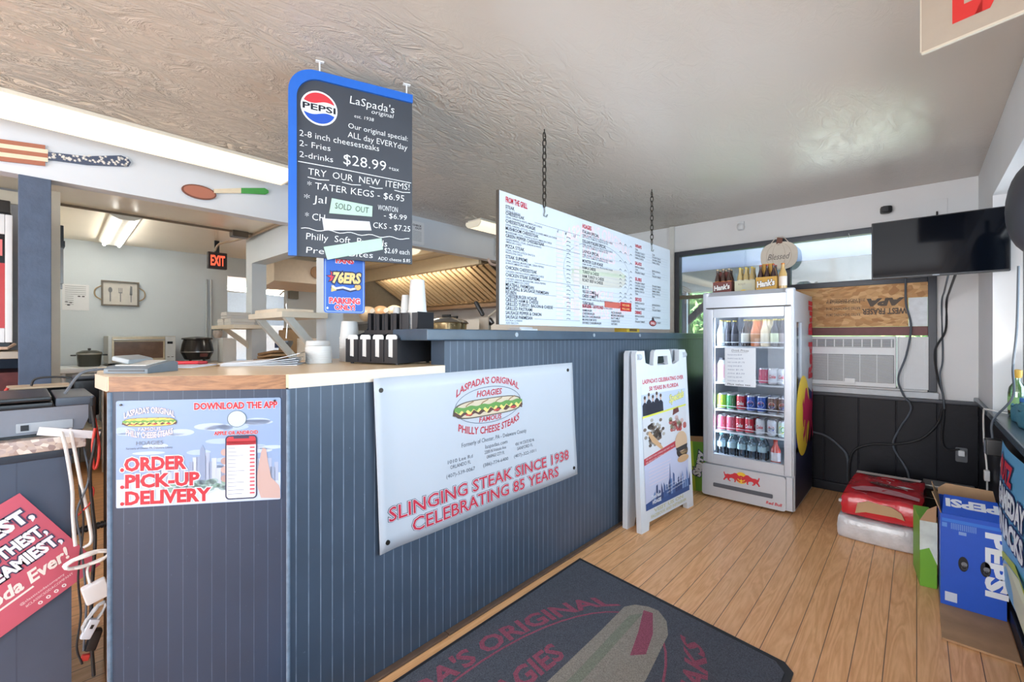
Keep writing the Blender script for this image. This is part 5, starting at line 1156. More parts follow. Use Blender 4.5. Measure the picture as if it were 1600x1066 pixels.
ch('2-8 inch cheesesteaks', .040, .480, .024, .31, 0, -.01); ch('2- Fries', .040, .440, .023, .115); ch('2-drinks', .040, .396, .023, .125); ch('$28.99', .205, .397, .042, .175); ch('+tax', .39, .405, .016, .045)
p.line([(.035, .377), (.2, .374), (.489, .363)], .003, CH, 2)
ch('TRY  OUR  NEW  ITEMS!', .072, .330, .027, .41, .05)
for a, c in ((.070, .15), (.20, .275), (.31, .365), (.415, .485)): p.line([(a, .320), ((a+c)/2, .316), (c, .320)], .0028, CH, 2)
ch('* TATER KEGS - $6.95', .068, .276, .027, .39, .05); ch('* Jal', .056, .222, .028, .085, .05); ch('WONTON', .345, .225, .022, .085, .05); ch('- $6.99', .37, .195, .022, .10, .05)
ch('* CH', .060, .150, .027, .075, .05); ch('CKS - $7.25', .325, .146, .024, .16, .05)
p.line([(.046+.0145*i, .112+.004*math.sin(i*1.1)) for i in range(31)], .0028, CH, 2)
ch('Philly  Soft  Pretzels', .064, .070, .026, .32, .05); ch('Pretzel Bites', .064, .016, .024, .26, .05); ch('$2.69 each', .372, .043, .022, .11, .05); ch('ADD cheese $.85', .345, .010, .014, .14, .05)
p.build('chalk_writing', t)
NG = M('note_green', (172, 202, 184), .7, var=.03)
for pts, m_ in (([(.160, .248), (.322, .237), (.320, .192), (.150, .185)], NG), ([(.123, .161), (.310, .170), (.318, .133), (.130, .112)], M('note_white', (196, 198, 206), .7, var=.03)), ([(.129, .045), (.360, .105), (.366, .056), (.143, -.006)], NG)):
    o = MB().prism(pts, (0, -.0075, 0), (1, 0, 0), (0, 0, 1), (0, .001, 0)).build('paper_note', m_, t)
p = Print(lambda u, v, h: (u, -.0078-h, v)); p.text('SOLD  OUT', .172, .207, .024, (60, 66, 70), 1, 'L', .135, 0, .1, rot=-.02); p.build('note_writing', t)
for u, h_ in ((.115, .049), (.47, .049)):
    MB().tube([(u, .0, bh_-.004), (u, 0, bh_+h_-.002)], .003, 6).box(u-.016, u+.016, -.008, .008, bh_+h_-.006, bh_+h_-.0015, b=.001).build('ceiling_hook', WHITE, t)
# parking sign under it
t = thing('parking_sign', 'blue metal fan parking sign hung below the chalkboard', 'sign', (-1.845, .80, 1.352), math.atan2(.22, .065))
e_ = math.hypot(.157, .047); s0 = .06
MB().prism(rrect(s0, 0, s0+.166, .305, .012), (0, -.001, 0), (1, 0, 0), (0, 0, 1), (0, .003, 0)).build('panel', M('sign_blue', (36, 88, 176), .35, var=.02), t)
p = Print(lambda u, v, h: (s0+u, -.001-h, v))
p.poly(rrect(.005, .005, .161, .300, .010), (150, 176, 220), 1); p.poly(rrect(.0075, .0075, .1585, .2975, .009), (36, 88, 176), 2)
def sg(s, y, h, w_): p.text(s, .083, y, h, (206, 52, 66), 3, 'C', w_, .05, ol=((226, 230, 238), .05))
sg('76ERS', .262, .022, .11); sg('FANS', .212, .020, .07); sg('PARKING', .041, .022, .122); sg('ONLY!', .014, .020, .08)
for pts, c, L in ((([(.083+.068*(1 if i % 2 else .55)*math.cos(i*math.pi/8+.2)-.012, .135+.058*(1 if i % 2 else .6)*math.sin(i*math.pi/8+.2)) for i in range(8, 17)]+[(.06, .15)]), (30, 36, 70), 3),): pass
star = [(.040+.034*(1 if i % 2 == 0 else .5)*math.cos(i*math.pi/7+.3), .150+.034*(1 if i % 2 == 0 else .5)*math.sin(i*math.pi/7+.3)) for i in range(14)]
p.poly([(x+.0, y) for x, y in star], (24, 34, 80), 3); p.poly([(.040+(x-.04)*.8, .15+(y-.15)*.8) for x, y in star], (190, 48, 66), 4)
p.text('76ERS', .036, .128, .040, (214, 186, 120), 6, 'L', .112, .05, .2, rot=.02, ol=((28, 34, 70), .09))
p.line([(.030, .112), (.045, .100), (.075, .106), (.105, .098), (.135, .108)], .017, (24, 34, 80), 3); p.line([(.033, .113), (.046, .103), (.075, .109), (.105, .101), (.13, .108)], .009, (200, 206, 220), 5)
p.poly(ell(.136, .113, .016, .016, 18), (24, 34, 80), 4); p.poly(ell(.136, .113, .013, .013, 18), (206, 168, 100), 5); p.poly([(.028, .088), (.05, .095), (.03, .118)], (206, 180, 110), 4)
p.poly(ell(.014, .020, .004, .005, 10), (226, 230, 236), 3)
p.build('printed_design', t)
MB().tube([(s0+.03, .0, .30), (s0+.03, .0, .36)], .002, 6).tube([(s0+.136, .0, .30), (s0+.136, .0, .36)], .002, 6).build('hanging_wire', DKMETAL, t)
# ---------------------------------------------------------------- things on the worktop
Z0 = 1.1325
t = thing('cup_dispenser', 'black two-tier cup and lid dispenser at the end of the worktop', 'dispenser', (-1.905, .994, Z0), math.atan2(.078, .291))
DW = .30; prof = [(0, .006), (0, .11), (.11, .14), (.13, .16), (.135, .232), (.25, .232), (.25, .006)]
BP_ = M('dispenser_black', (40, 40, 44), .28, var=.05)
for x in (0, DW-.004): MB().prism(prof, (x, 0, 0), (0, 1, 0), (0, 0, 1), (.004, 0, 0)).build('side_wall', BP_, t)
for i in range(1, 4): MB().prism([(0.004, .01), (0.004, .105), (.105, .135), (.105, .01)], (.075*i-.0015, 0, 0), (0, 1, 0), (0, 0, 1), (.003, 0, 0)).build('divider', BP_, t)
MB().box(.004, DW-.004, .001, .248, .006, .012).build('base', BP_, t); MB().box(.004, DW-.004, .246, .25, .012, .232).build('rear_wall', BP_, t); MB().box(.004, DW-.004, .108, .112, .012, .15).build('step_wall', BP_, t); MB().box(.004, DW-.004, .112, .246, .145, .149).build('upper_floor', BP_, t)
for i in range(4):
    a = .075*i
    b = MB().box(a+.0035, a+.022, 0, .004, .012, .108).box(a+.049, a+.0735, 0, .004, .012, .108).box(a+.022, a+.049, 0, .004, .012, .030); b.build('front_plate', BP_, t)
edges_ = (0.0, .052, .104, .156, .208, .30)
for i in range(5):
    a, c = edges_[i], edges_[i+1]
    MB().box(a+.002, a+.5*(c-a)-.006, .134, .138, .149, .228).box(a+.5*(c-a)+.012, c-.002, .134, .138, .149, .228).build('upper_plate', BP_, t)
    if i: MB().box(a-.0015, a+.0015, .136, .246, .149, .228).build('divider', BP_, t)
for x in (.02, .28):
    for y in (.02, .23): MB().cyl((x, y, 0), (x, y, .007), .008, n=8).build('foot', RUBBER, t)
def disp(x, y): a = t_disp.rotation_euler[2]; return (-1.905+x*math.cos(a)-y*math.sin(a), .994+x*math.sin(a)+y*math.cos(a))
t_disp = t
FOAM = M('foam_white', (212, 212, 210), .6, var=.01)
SG = 'white cup and lid stacks in the dispenser'
for i in range(4):
    x, y = disp(.075*i+.0375, .008)
    o = thing('lid_stack', 'white lids standing on edge in the %s lower slot of the black dispenser' % ORD[i], 'lid stack', (x, y, Z0+.013), t.rotation_euler[2], SG)
    b = MB()
    for k in range(11): b.cyl((0, .002+.008*k, .05), (0, .0095+.008*k, .05), .0325, .0315, n=24)
    b.L = Matrix(); b.build('lids', FOAM, o)
    b = MB()
    b.prism(rrect(-.030, .02, .030, .115, .012), (0, -.003, 0), (1, 0, 0), (0, 0, 1), (0, .004, 0)).build('front_lid', FOAM, o)
for i, (x, r, h_) in enumerate(((.026, .022, .055), (.078, .022, .070), (.130, .022, .110), (.182, .0225, .165), (.252, .0435, .232))):
    X_, Y_ = disp(x, .190)
    o = thing('cup_stack', ('tiny', 'short', 'mid-height', 'tall', 'tallest')[i]+' stack of upside-down white foam cups in the upper tier of the dispenser', 'cup stack', (X_, Y_, Z0+.1495), 0, SG)
    pr = []; n_ = max(2, int(h_/.03))
    hb = min(h_, .11*r/.03)
    k = 0; z = 0
    while z < h_-hb-.001: pr += [(r, z), (r, z+.008), (r*.965, z+.009), (r*.96, z+.013)]; z += .0135
    pr += [(r, z), (r, z+.009), (r*.95, z+.011), (r*.74, h_-.003), (r*.70, h_), (.001, h_)]
    MB().lathe(pr, n=28).build('cups', FOAM, o)
def foam_stack(x, y, r, h_, taper, rib, label, cat='bowl stack', name='bowl_stack'):
    o = thing(name, label, cat, (x, y, Z0)); z = 0; pr = []
    while z < h_*.55: pr += [(r, z), (r, z+rib*.6), (r*.97, z+rib*.65), (r*.965, z+rib)]; z += rib
    pr += [(r, z), (r, z+rib*.7), (r*.96, z+rib*.8), (r*taper, h_-.004), (r*taper*.95, h_), (.001, h_)]
    MB().lathe(pr, n=32).build('bowls' if 'bowl' in name else 'cups', FOAM, o)
foam_stack(-2.02, .925, .056, .078, .93, .010, 'front stack of low round white foam bowls beside the black dispenser')
foam_stack(-2.16, .985, .058, .100, .93, .010, 'taller stack of white foam bowls behind the front bowl stack')
foam_stack(-2.07, 1.10, .047, .195, .80, .012, 'stack of upside-down white foam cups standing behind the foam bowls', 'cup stack', 'cup_stack')
t = thing('paper_stack', 'loose stack of curled white menus on the worktop', 'paper stack', (-2.075, .722, Z0), 1.0)
rnd = random.Random(9)
for i in range(5):
    b = MB(); a = rnd.uniform(-.12, .12); b.L = Matrix.Rotation(a, 4, 'Z') @ Matrix.Translation((rnd.uniform(-.01, .02), rnd.uniform(-.01, .01), .0005+.0028*i))
    nn = 10; lift = .006*i/2
    b.add([(-.14+.28*j/nn, s_, lift*(j/nn)**2*2+(.03 if i == 4 else 0)*max(0, j/nn-.55)) for j in range(nn+1) for s_ in (-.10, .10)]+[(-.14+.28*j/nn, s_, .002+lift*(j/nn)**2*2+(.03 if i == 4 else 0)*max(0, j/nn-.55)) for j in range(nn+1) for s_ in (-.10, .10)], [(2*j, 2*j+1, 2*j+3, 2*j+2) for j in range(nn)]+[(22+2*j, 22+2*j+2, 22+2*j+3, 22+2*j+1) for j in range(nn)]+[(2*j, 2*j+2, 22+2*j+2, 22+2*j) for j in range(nn)]+[(2*j+1, 22+2*j+1, 22+2*j+3, 2*j+3) for j in range(nn)])
    b.build('sheet', PAPER, t)
t = thing('clipboard', 'pale clipboard with papers lying on the worktop behind the card terminal', 'clipboard', (-2.14, .385, Z0), .9)
MB().prism(rrect(-.17, -.105, .15, .105, .01), (0, 0, .0), (1, 0, 0), (0, 1, 0), (0, 0, .004)).build('board', M('clip_board', (196, 166, 130), .6), t); MB().prism(rrect(-.12, -.095, .14, .095, .003), (0, 0, .0042), (1, 0, 0), (0, 1, 0), (0, 0, .004)).build('papers', M('paper_blue', (214, 222, 238), .7, var=.02), t)
t = thing('red_pen', 'fat red marker lying on the clipboard papers', 'pen', (-2.16, .45, Z0+.009), .95)
MB().cyl((-.06, 0, .007), (.05, 0, .007), .007, .007, 12).build('barrel', M('pen_red', (196, 44, 54), .35), t); MB().cyl((.05, 0, .007), (.08, 0, .007), .0078, .006, 12).build('cap', M('pen_cap', (150, 30, 40), .35), t)
t = thing('card_terminal', 'grey countertop terminal with flip-up keypad on the worktop corner', 'card terminal', (-1.94, .285, Z0), .75)
TB = M('terminal_grey', (104, 116, 126), .4)
MB().prism([(-.065, 0), (.07, 0), (.07, .03), (.05, .036), (-.05, .022), (-.065, .014)], (-.07, 0, 0), (0, 1, 0), (0, 0, 1), (.14, 0, 0)).build('body', TB, t)
MB().prism([(-.045, .0235), (.045, .0362), (.045, .0385), (-.045, .026)], (-.05, 0, 0), (0, 1, 0), (0, 0, 1), (.10, 0, 0)).build('keypad', M('terminal_keys', (196, 196, 190), .5, var=.25, scale=120), t)
MB().obox((-.045, .02, .042), (.055, .12, .018), .1, 0, .006, 0, .25).build('handset', M('terminal_light', (150, 158, 162), .4), t)
MB().box(-.055, .06, -.0665, -.0645, .006, .012).build('slot', BLACK, t)
MB().tube(spline([(-.07, -.02, .012), (-.10, -.05, .012), (-.13, -.08, .0), (-.15, -.11, -.06)], 6), .004, 6).build('cord', GCAB, t)
t = thing('yellow_box', 'yellow box lying on the bar cap under the menu board', 'box', (-1.61, 3.07, 1.2845)); MB().box(-.05, .05, -.10, .10, 0, .034, b=.002).build('carton', M('yellow_card', (226, 190, 60), .5), t); MB().box(.0502, .0508, -.06, .06, .008, .026).build('printed_panel', M('yellow_panel', (120, 96, 60), .5), t)
t = thing('folded_cloth', 'small white folded cloth on the bar cap under the menu board', 'cloth', (-1.60, 1.86, 1.2845)); MB().box(-.05, .05, -.07, .07, 0, .012, b=.005).box(-.045, .03, -.06, .05, .0121, .02, b=.003).build('cloth', PAPER, t)
# ---------------------------------------------------------------- left stand
t = thing('office_printer', 'black and grey inkjet printer seen from behind on the register stand', 'printer', (-2.3, -.1, .9245))
PG = M('printer_grey', (126, 132, 144), .4)
MB(t).prism([(-.60, .012), (.155, .012), (.176, .07), (.18, .094), (-.60, .094)], (-2.45, 0, .9245), (0, 1, 0), (0, 0, 1), (.33, 0, 0)).build('body', PG, t)
MB(t).prism([(-.60, 0), (.15, 0), (.156, .012), (-.60, .012)], (-2.44, 0, .9245), (0, 1, 0), (0, 0, 1), (.30, 0, 0)).build('base', BLACK, t)
MB(t).box(-2.46, -2.115, -.60, .083, 1.019, 1.036, b=.004).box(-2.455, -2.113, -.60, .08, 1.04, 1.056, b=.005).build('lid', BLACK, t)
MB(t).box(-2.46, -2.115, .088, .184, 1.019, 1.048, b=.005).build('feeder', M('printer_slate', (72, 84, 100), .35), t)
MB(t).box(-2.46, -2.114, .168, .187, .95, 1.045, b=.006).build('side_cover', BLACK, t)
MB(t).box(-2.121, -2.116, .0, .13, .944, .974, b=.002).build('port_panel', M('port_panel', (166, 176, 186), .4), t); MB(t).box(-2.117, -2.114, .01, .028, .95, .968).build('power_socket', BLACK, t)
MB(t).obox((-2.081, .12, .932), (.002, .15, .026), 0, 0, 0, -.25).build('paper_tag', PAPER, t)
t = thing('cash_tray', 'cream rimmed dark tray standing behind the printer', 'tray', (-2.58, .08, .9245))
b = MB(t).box(-2.67, -2.53, -.02, .0, .925, 1.05).box(-2.67, -2.53, .135, .15, .925, 1.05).box(-2.67, -2.655, .0, .135, .925, 1.05).box(-2.655, -2.53, .0, .135, .925, .932); b.build('shell', BLACK, t)
MB(t).box(-2.67, -2.525, -.025, .15, 1.0505, 1.058, b=.002).build('lid', M('tray_lid', (196, 178, 150), .4), t)
t = thing('receipt_printer', 'small black receipt printer behind the inkjet printer', 'receipt printer', (-2.58, .185, .9245))
b = MB(t).box(-2.64, -2.52, .155, .235, .925, 1.075, b=.01); b.build('body', BLACK, t); MB(t).box(-2.635, -2.525, .158, .232, 1.0755, 1.092, b=.006).build('lid', M('receipt_lid', (62, 66, 72), .35), t)
cable('power_cable', 'black cord arching over the cream rimmed tray', [(-2.56, .04, 1.06), (-2.56, .05, 1.085), (-2.55, .09, 1.092), (-2.54, .145, 1.085), (-2.53, .158, 1.062)], .004, RUBBER)
cable('signal_cable', 'red looped cable left of the tray behind the printer', [(-2.52, -.02, 1.06), (-2.52, -.035, 1.03), (-2.52, -.05, 1.0), (-2.5, -.05, .95)], .005, RCAB)
# red soda poster leaning on the stand
t = thing('soda_poster', 'pinkish red slanted soda poster on the front of the register stand', 'poster', (-2.088, -.02, .60), HT)
a_ = math.atan2(.468-.760, .196-.007); ca, sa = math.cos(a_), math.sin(a_)
# local frame: origin the right tip; the upper-right edge climbs to the top corner
TIP = V((.216, -.132)); e1 = V((ca, sa)); e2 = V((sa, -ca)); e2 = V((-.81, -.587)).normalized(); e1 = V((-.54, .842)).normalized()
cor = lambda s_, r_: TIP+e1*s_+V((-.853, -.522))*r_
sh = [cor(0, 0), cor(.348, 0), cor(.348, .60), cor(0, .60)]
MB().prism([(q.x, q.y) for q in sh], (0, -.003, 0), (1, 0, 0), (0, 0, 1), (0, .003, 0)).build('sheet', M('poster_red', (196, 92, 112), .4, var=.12, scale=4), t)
RD = V((.853, .522)); UPV = V((-.522, .853)); LC = cor(0, .60)
fq = lambda u, v, h: (LC.x+RD.x*u+UPV.x*v, -.0035-h, LC.y+RD.y*u+UPV.y*v)
p = Print(fq, None, .0003)
for s_, y, hh, w_, x in (('BEST,', .262, .040, .125, .575), ('SMOOTHEST,', .197, .034, .215, .570), ('CREAMIEST,', .145, .034, .215, .578)): p.text(s_, x, y, hh, (232, 232, 240), 3, 'R', w_, .05, ol=((66, 62, 92), .08))
p.text('Soda Ever!', .572, .086, .036, (236, 226, 220), 2, 'R', .225, .03, .35); p.line([(.25, .066), (.36, .072), (.46, .074)], .006, (236, 226, 220), 2)
p.text('@classicsodacompany', .525, .045, .007, (236, 214, 216), 2, 'R', .115); p.text('#CLASSICSODACOMPANY', .540, .030, .007, (236, 214, 216), 2, 'R', .125)
for i in range(4): p.ring(.442+.021*i, .016, .0055, .0055, .003, (236, 226, 226), 2, n=16)
p.build('lettering', t)
# cords between the stand and the counter
Yp = lambda px: .126+(px-115)*.00157
Zp = lambda py: 1.25-.0021*(py-527)
P3 = lambda px, py, x=-2.04: (x, Yp(px), Zp(py))
for k, (pts, r, m_, lab) in enumerate((
    ([P3(98, 672, -2.09), P3(104, 700), P3(113, 760), P3(114, 800), P3(116, 830), P3(118, 852)], .005, WCAB, 'thick white cord dropping from the printer beside the stand edge'),
    ([P3(112, 672, -2.09), P3(118, 710), P3(127, 760), P3(138, 815), P3(142, 850), P3(130, 858)], .005, WCAB, 'second white cord dropping from the printer into the white coil'),
    ([P3(146, 640, -2.10), P3(148, 690), P3(140, 740), P3(144, 800), P3(148, 850), P3(143, 930), P3(142, 1000), P3(146, 1066)], .005, RUBBER, 'black cord hanging in the gap from the printer to the floor'),
    ([P3(150, 660, -2.09), P3(154, 700), P3(152, 728), P3(146, 735), P3(144, 700), P3(148, 672)], .004, RCAB, 'red cord loop hanging from the printer end'),
    ([P3(126, 705, -2.10), P3(124, 760), P3(130, 820), P3(122, 900), P3(126, 960), P3(120, 1010), P3(128, 1040)], .003, RUBBER, 'thin black cord in the gap along the stand edge'),
    ([P3(133, 700, -2.12), P3(138, 750), P3(120, 800), P3(126, 850), P3(134, 940), P3(130, 1020)], .003, GCAB, 'thin grey cord tangled behind the white cords'),
    ([P3(116, 820, -2.10), P3(128, 800), P3(140, 790), P3(146, 770), P3(138, 760)], .0025, RCAB, 'thin red wire crossing the cords above the white coil'),
    ([P3(140, 884), P3(136, 896), P3(138, 910, -2.0)], .004, WCAB, 'white lead from the coil down to the white adapter'))):
    cable('power_cable', lab, pts, r, m_)
def coil(c, ry, rz, r, n, label, m_, tl):
    pts = []
    for i in range(n*24+1):
        a = 2*math.pi*i/24; k = i/24/n
        pts.append((c[0]+.006*math.sin(i*.9)+.012*k, c[1]+ry*(1-.12*k)*math.cos(a), c[2]+rz*(1-.15*k)*math.sin(a)+tl*math.cos(a)))
    return tag(MB().tube(pts, r, 7).build('cord_coil', m_), label, 'cord coil')
coil((-1.985, Yp(134), Zp(868)), .056, .018, .0042, 4, 'coiled white cord wound beside the tip of the red soda poster', WCAB, .004)
coil((-2.03, Yp(146), Zp(968)), .030, .022, .003, 4, 'coiled grey cord below the white adapter', M('coil_grey', (176, 180, 184), .4), .03)
t = thing('power_adapter', 'white box adapter hanging in the gap beside the counter end', 'adapter', (-2.0, Yp(147), Zp(924))); MB().obox((0, 0, 0), (.03, .062, .062), 0, 0, .006, .25).build('body', WHITE, t); MB().obox((.0, .036, -.0), (.026, .012, .05), 0, 0, .004, .25).build('plug_face', M('adapter_grey', (196, 200, 206), .4), t)
t = thing('network_adapter', 'narrow white plug adapter hanging below the coiled grey cord', 'adapter', (-2.02, Yp(139), Zp(984))); MB().obox((0, 0, 0), (.02, .028, .06), 0, 0, .004, -.45).build('body', M('adapter_blue', (206, 214, 226), .4), t); MB().obox((.0105, .004, .008), (.001, .008, .012), 0, 0, 0, -.45).build('port', BLACK, t)
t = thing('plug_block', 'black plug block near the floor in the cord gap', 'plug', (-2.05, Yp(146), Zp(1010))); MB().obox((0, 0, 0), (.03, .03, .065), 0, 0, .006, -.3).build('body', BLACK, t); MB().obox((0, -.02, -.05), (.016, .022, .02), 0, 0, .004, -.3).build('connector', RCAB, t)
t = thing('cable_sleeve', 'black ribbed cable sleeve bridging the gap behind the cords', 'cable sleeve', (-2.13, Yp(130), Zp(843)))
b = MB()
for i in range(9): b.cyl((0, -.01+.01*i, .0006*i), (0, -.003+.01*i, .0006*i), .012, n=14)
b.cyl((0, -.01, 0), (0, .075, .005), .0095, n=12); b.build('sleeve', BLACK, t)
# ---------------------------------------------------------------- dispenser corner at the far left
t = thing('storage_cabinet', 'slate blue cabinet with an open dark cubby left of the painted post', 'cabinet', (-4.0, -.4, 0))
b = MB(t).box(-4.35, -3.75, -1.0, .06, 0, .93).box(-4.35, -4.33, -1.0, .06, .93, 1.13).box(-4.33, -3.75, .04, .06, .93, 1.13).box(-4.33, -3.75, -1.0, -.98, .93, 1.13); b.build('body', BLUEP, t)
MB(t).box(-4.36, -3.73, -1.02, .07, 1.13, 1.17, b=.004).build('top', M('cabinet_top', (186, 178, 166), .4), t)
MB(t).box(-4.32, -3.80, -.5, .03, .931, 1.05).build('crate', M('crate_maroon', (96, 44, 44), .5, var=.3, scale=30), t)
t = thing('drink_machine', 'white framed drink machine with a red front left of the painted post', 'drink machine', (-3.95, -.3, 1.17))
MB(t).box(-4.2, -3.78, -.6, -.015, 1.18, 1.95, b=.01).build('body', BLACK, t)
b = MB(t).box(-3.78, -3.74, -.04, -.012, 1.22, 1.93, b=.004).box(-3.78, -3.74, -.6, -.04, 1.82, 1.93, b=.004).box(-3.78, -3.74, -.6, -.04, 1.22, 1.30, b=.004); b.build('front_frame', WHITE, t)
MB(t).box(-3.775, -3.75, -.6, -.041, 1.30, 1.66).build('red_panel', M('machine_red', (186, 44, 44), .35), t); MB(t).box(-3.775, -3.755, -.6, -.041, 1.66, 1.82).build('display', BLKG, t); MB(t).box(-3.754, -3.75, -.12, -.05, 1.70, 1.79).build('pink_light', M('pink_light', (230, 120, 120), .4, var=0), t)
MB(t).tube([(-3.74, -.5, 1.20), (-3.66, -.4, 1.19), (-3.66, -.03, 1.19), (-3.72, -.005, 1.21)], .008, 8).build('drip_tray', M('drip_tray', (206, 180, 160), .4), t)
MB(t).box(-4.0, -3.8, -.3, -.02, 1.9505, 2.02, b=.005).build('vent_cover', DKMETAL, t)
# ---------------------------------------------------------------- kitchen
def wall_label(x): return x
t = thing('notice_sheet', 'white printed notice with small pictures on the kitchen wall', 'notice', (-6.199, .303, 1.517), HT)
MB().box(0, .192, -.003, -.001, 0, .258).build('sheet', PAPER, t); p = Print(lambda u, v, h: (u, -.003-h, v), step=.001)
for i in range(10): p.rect(.02, .235-.02*i, .02+(.15 if i < 5 else .06), .240-.02*i, (160, 166, 174), 1)
for x, y in ((.12, .14), (.15, .14), (.03, .08), (.06, .075), (.045, .05)): p.poly(ell(x, y, .012, .006, 10), (60, 62, 70), 1)
p.build('print', t)
t = thing('wall_tray', 'wooden framed tray with rope handles and cutlery pictures on the kitchen wall', 'wall ornament', (-6.199, .585, 1.575), HT)
WG = M('tray_wood', (120, 114, 106), .6, var=.15)
b = MB().box(0, .30, -.03, -.002, 0, .014).box(0, .30, -.03, -.002, .246, .26).box(0, .014, -.03, -.002, .014, .246).box(.286, .30, -.03, -.002, .014, .246); b.build('frame', WG, t)
MB().box(.014, .286, -.008, -.002, .014, .246).build('back', M('tray_back', (214, 212, 206), .6), t); p = Print(lambda u, v, h: (u, -.0085-h, v), step=.001)
for x, k in ((.07, 'spoon'), (.15, 'fork'), (.235, 'knife')):
    p.line([(x, .045), (x, .14)], .008, (130, 134, 138), 1)
    if k == 'spoon': p.poly(ell(x, .165, .016, .028), (130, 134, 138), 1)
    elif k == 'fork':
        for d_ in (-.012, 0, .012): p.line([(x+d_, .14), (x+d_, .19)], .005, (130, 134, 138), 1)
        p.rect(x-.015, .135, x+.015, .145, (130, 134, 138), 1)
    else: p.poly([(x-.012, .12), (x+.010, .12), (x+.010, .21), (x-.006, .22)], (130, 134, 138), 1)
p.build('cutlery_print', t)
for x in (-.0, .30):
    sx = -1 if x == 0 else 1
    MB().tube(spline([(x, -.015, .06), (x+sx*.04, -.015, .09), (x+sx*.05, -.015, .13), (x+sx*.04, -.015, .17), (x, -.015, .20)], 5), .006, 6).build('rope_handle', M('rope', (176, 156, 126), .7), t)
t = thing('kitchen_counter', 'long kitchen back counter under the pale blue wall', 'counter', (-5.85, 1.1, 0))
MB(t).box(-6.18, -5.6, .62, 1.66, 0, .935).build('base', CREAMP, t); MB(t).box(-6.199, -5.55, .60, 1.68, .936, .972, b=.004).build('top', M('kitchen_top', (168, 162, 152), .35), t)
t = thing('side_table', 'white side table holding the slow cooker', 'table', (-5.8, .42, 0))
MB(t).box(-6.15, -5.55, .24, .585, .93, .972, b=.006).build('tabletop', WHITE, t)
for x in (-6.1, -5.6):
    for y in (.28, .55): MB(t).cyl((x, y, 0), (x, y, .93), .018, n=10).build('leg', WHITE, t)
MB(t).box(-6.1, -5.6, .27, .56, .4, .42).build('lower_shelf', CREAMP, t)
t = thing('slow_cooker', 'dark oval slow cooker on the white side table', 'slow cooker', (-5.85, .47, .973))
MB().lathe([(.075, .0), (.082, .012), (.088, .12), (.092, .128), (.086, .135), (.05, .150), (.001, .154)], n=24).build('pot', M('cooker_dark', (66, 68, 62), .25), t); MB().lathe([(.0895, .112), (.0925, .116), (.0925, .126), (.0895, .129)], n=24).build('rim', STEEL, t)
for s_ in (-1, 1): MB().box(-.015, .015, min(s_*.09, s_*.13), max(s_*.09, s_*.13), .10, .112, b=.004).build('handle', BLACK, t)
MB().lathe([(.001, .153), (.012, .156), (.012, .17), (.001, .172)], n=12).build('lid_knob', BLACK, t)
t = thing('toaster_oven', 'stained steel toaster oven with glass door on the kitchen counter', 'toaster oven', (-6.0, .87, .973))
MB(t).box(-6.18, -5.85, .602, 1.14, .99, 1.262, b=.006).build('body', M('oven_steel', (188, 184, 174), .3, .4, var=.08), t)
d = MB(t).box(-5.85, -5.835, .63, 1.045, 1.005, 1.25, b=.003).build('door', M('oven_door_frame', (196, 180, 150), .3, .3, var=.15), t)
MB(t).box(-5.8345, -5.832, .645, 1.03, 1.035, 1.205).build('door_glass', M('oven_glass', (112, 86, 68), .18, var=.35, scale=14), d); MB(t).cyl((-5.815, .64, 1.222), (-5.815, 1.035, 1.222), .009, n=10).build('door_handle', STEEL, d)
cp = MB(t).box(-5.85, -5.838, 1.05, 1.136, .995, 1.255, b=.002).build('control_panel', M('oven_panel', (206, 210, 212), .3), t); MB(t).box(-5.838, -5.836, 1.066, 1.112, 1.18, 1.205).build('display', BLKG, cp)
for y in (1.066, 1.10): MB(t).box(-5.838, -5.835, y, y+.02, 1.04, 1.046).build('button', DKMETAL, cp)
for y in (.62, 1.12): MB(t).cyl((-5.88, y, .973), (-5.88, y, .992), .012, n=8).build('foot', RUBBER, t)
t = thing('soup_kettle', 'round black soup kettle with lid on the kitchen counter', 'soup kettle', (-5.88, 1.34, .973))
MB().lathe([(.10, .03), (.115, .035), (.145, .10), (.152, .12), (.152, .125), (.148, .15), (.14, .20), (.125, .25)], n=28).build('body', M('kettle_black', (44, 42, 42), .2, var=.05), t)
MB().lathe([(.135, .25), (.145, .254), (.14, .268), (.06, .28), (.001, .285)], n=28).build('lid', M('kettle_lid', (58, 56, 56), .25), t); MB().lathe([(.1525, .112), (.1535, .116), (.1525, .122)], n=28).build('band', STEEL, t)
MB().box(.135, .155, -.01, .06, .065, .10, b=.003).build('control', M('kettle_control', (110, 60, 56), .3), t)
for a in (.5, 2.1, 3.7, 5.3): MB().cyl((.09*math.cos(a), .09*math.sin(a), 0), (.09*math.cos(a), .09*math.sin(a), .035), .012, n=8).build('foot', BLACK, t)
t = thing('flower_cup', 'white cup of yellow flowers fixed on the kitchen wall beside the doorway', 'flower cup', (-6.14, 1.60, 1.24))
MB().lathe([(.03, 0), (.045, .02), (.05, .06), (.045, .09), (.04, .09), (.04, .02), (.001, .02)], n=16).build('cup', M('cup_pattern', (206, 196, 190), .4, var=.25, scale=40), t)
rnd = random.Random(2)
for i in range(9):
    x, y, z = rnd.uniform(-.04, .04), rnd.uniform(-.06, .05), .11+rnd.uniform(0, .04); f = MB()
    for a in range(5): f.ball((x+.012*math.cos(a*1.256), y+.012*math.sin(a*1.256), z), .011, .011, .006, 0, 8, 5)
    f.build('blossom', M('yellow_petal', (232, 206, 70), .5), t); MB().cyl((x*.3, y*.3, .03), (x, y, z), .002, n=5).build('stem', LEAF[2], t)
t = thing('white_bin', 'plain white box standing on the kitchen counter below the flower cup', 'box', (-5.75, 1.58, .973)); MB().box(-.1, .1, -.055, .075, 0, .255, b=.004).build('box', WHITE, t); MB().box(-.102, .102, -.057, .077, .256, .268, b=.003).build('lid', PAPER, t)
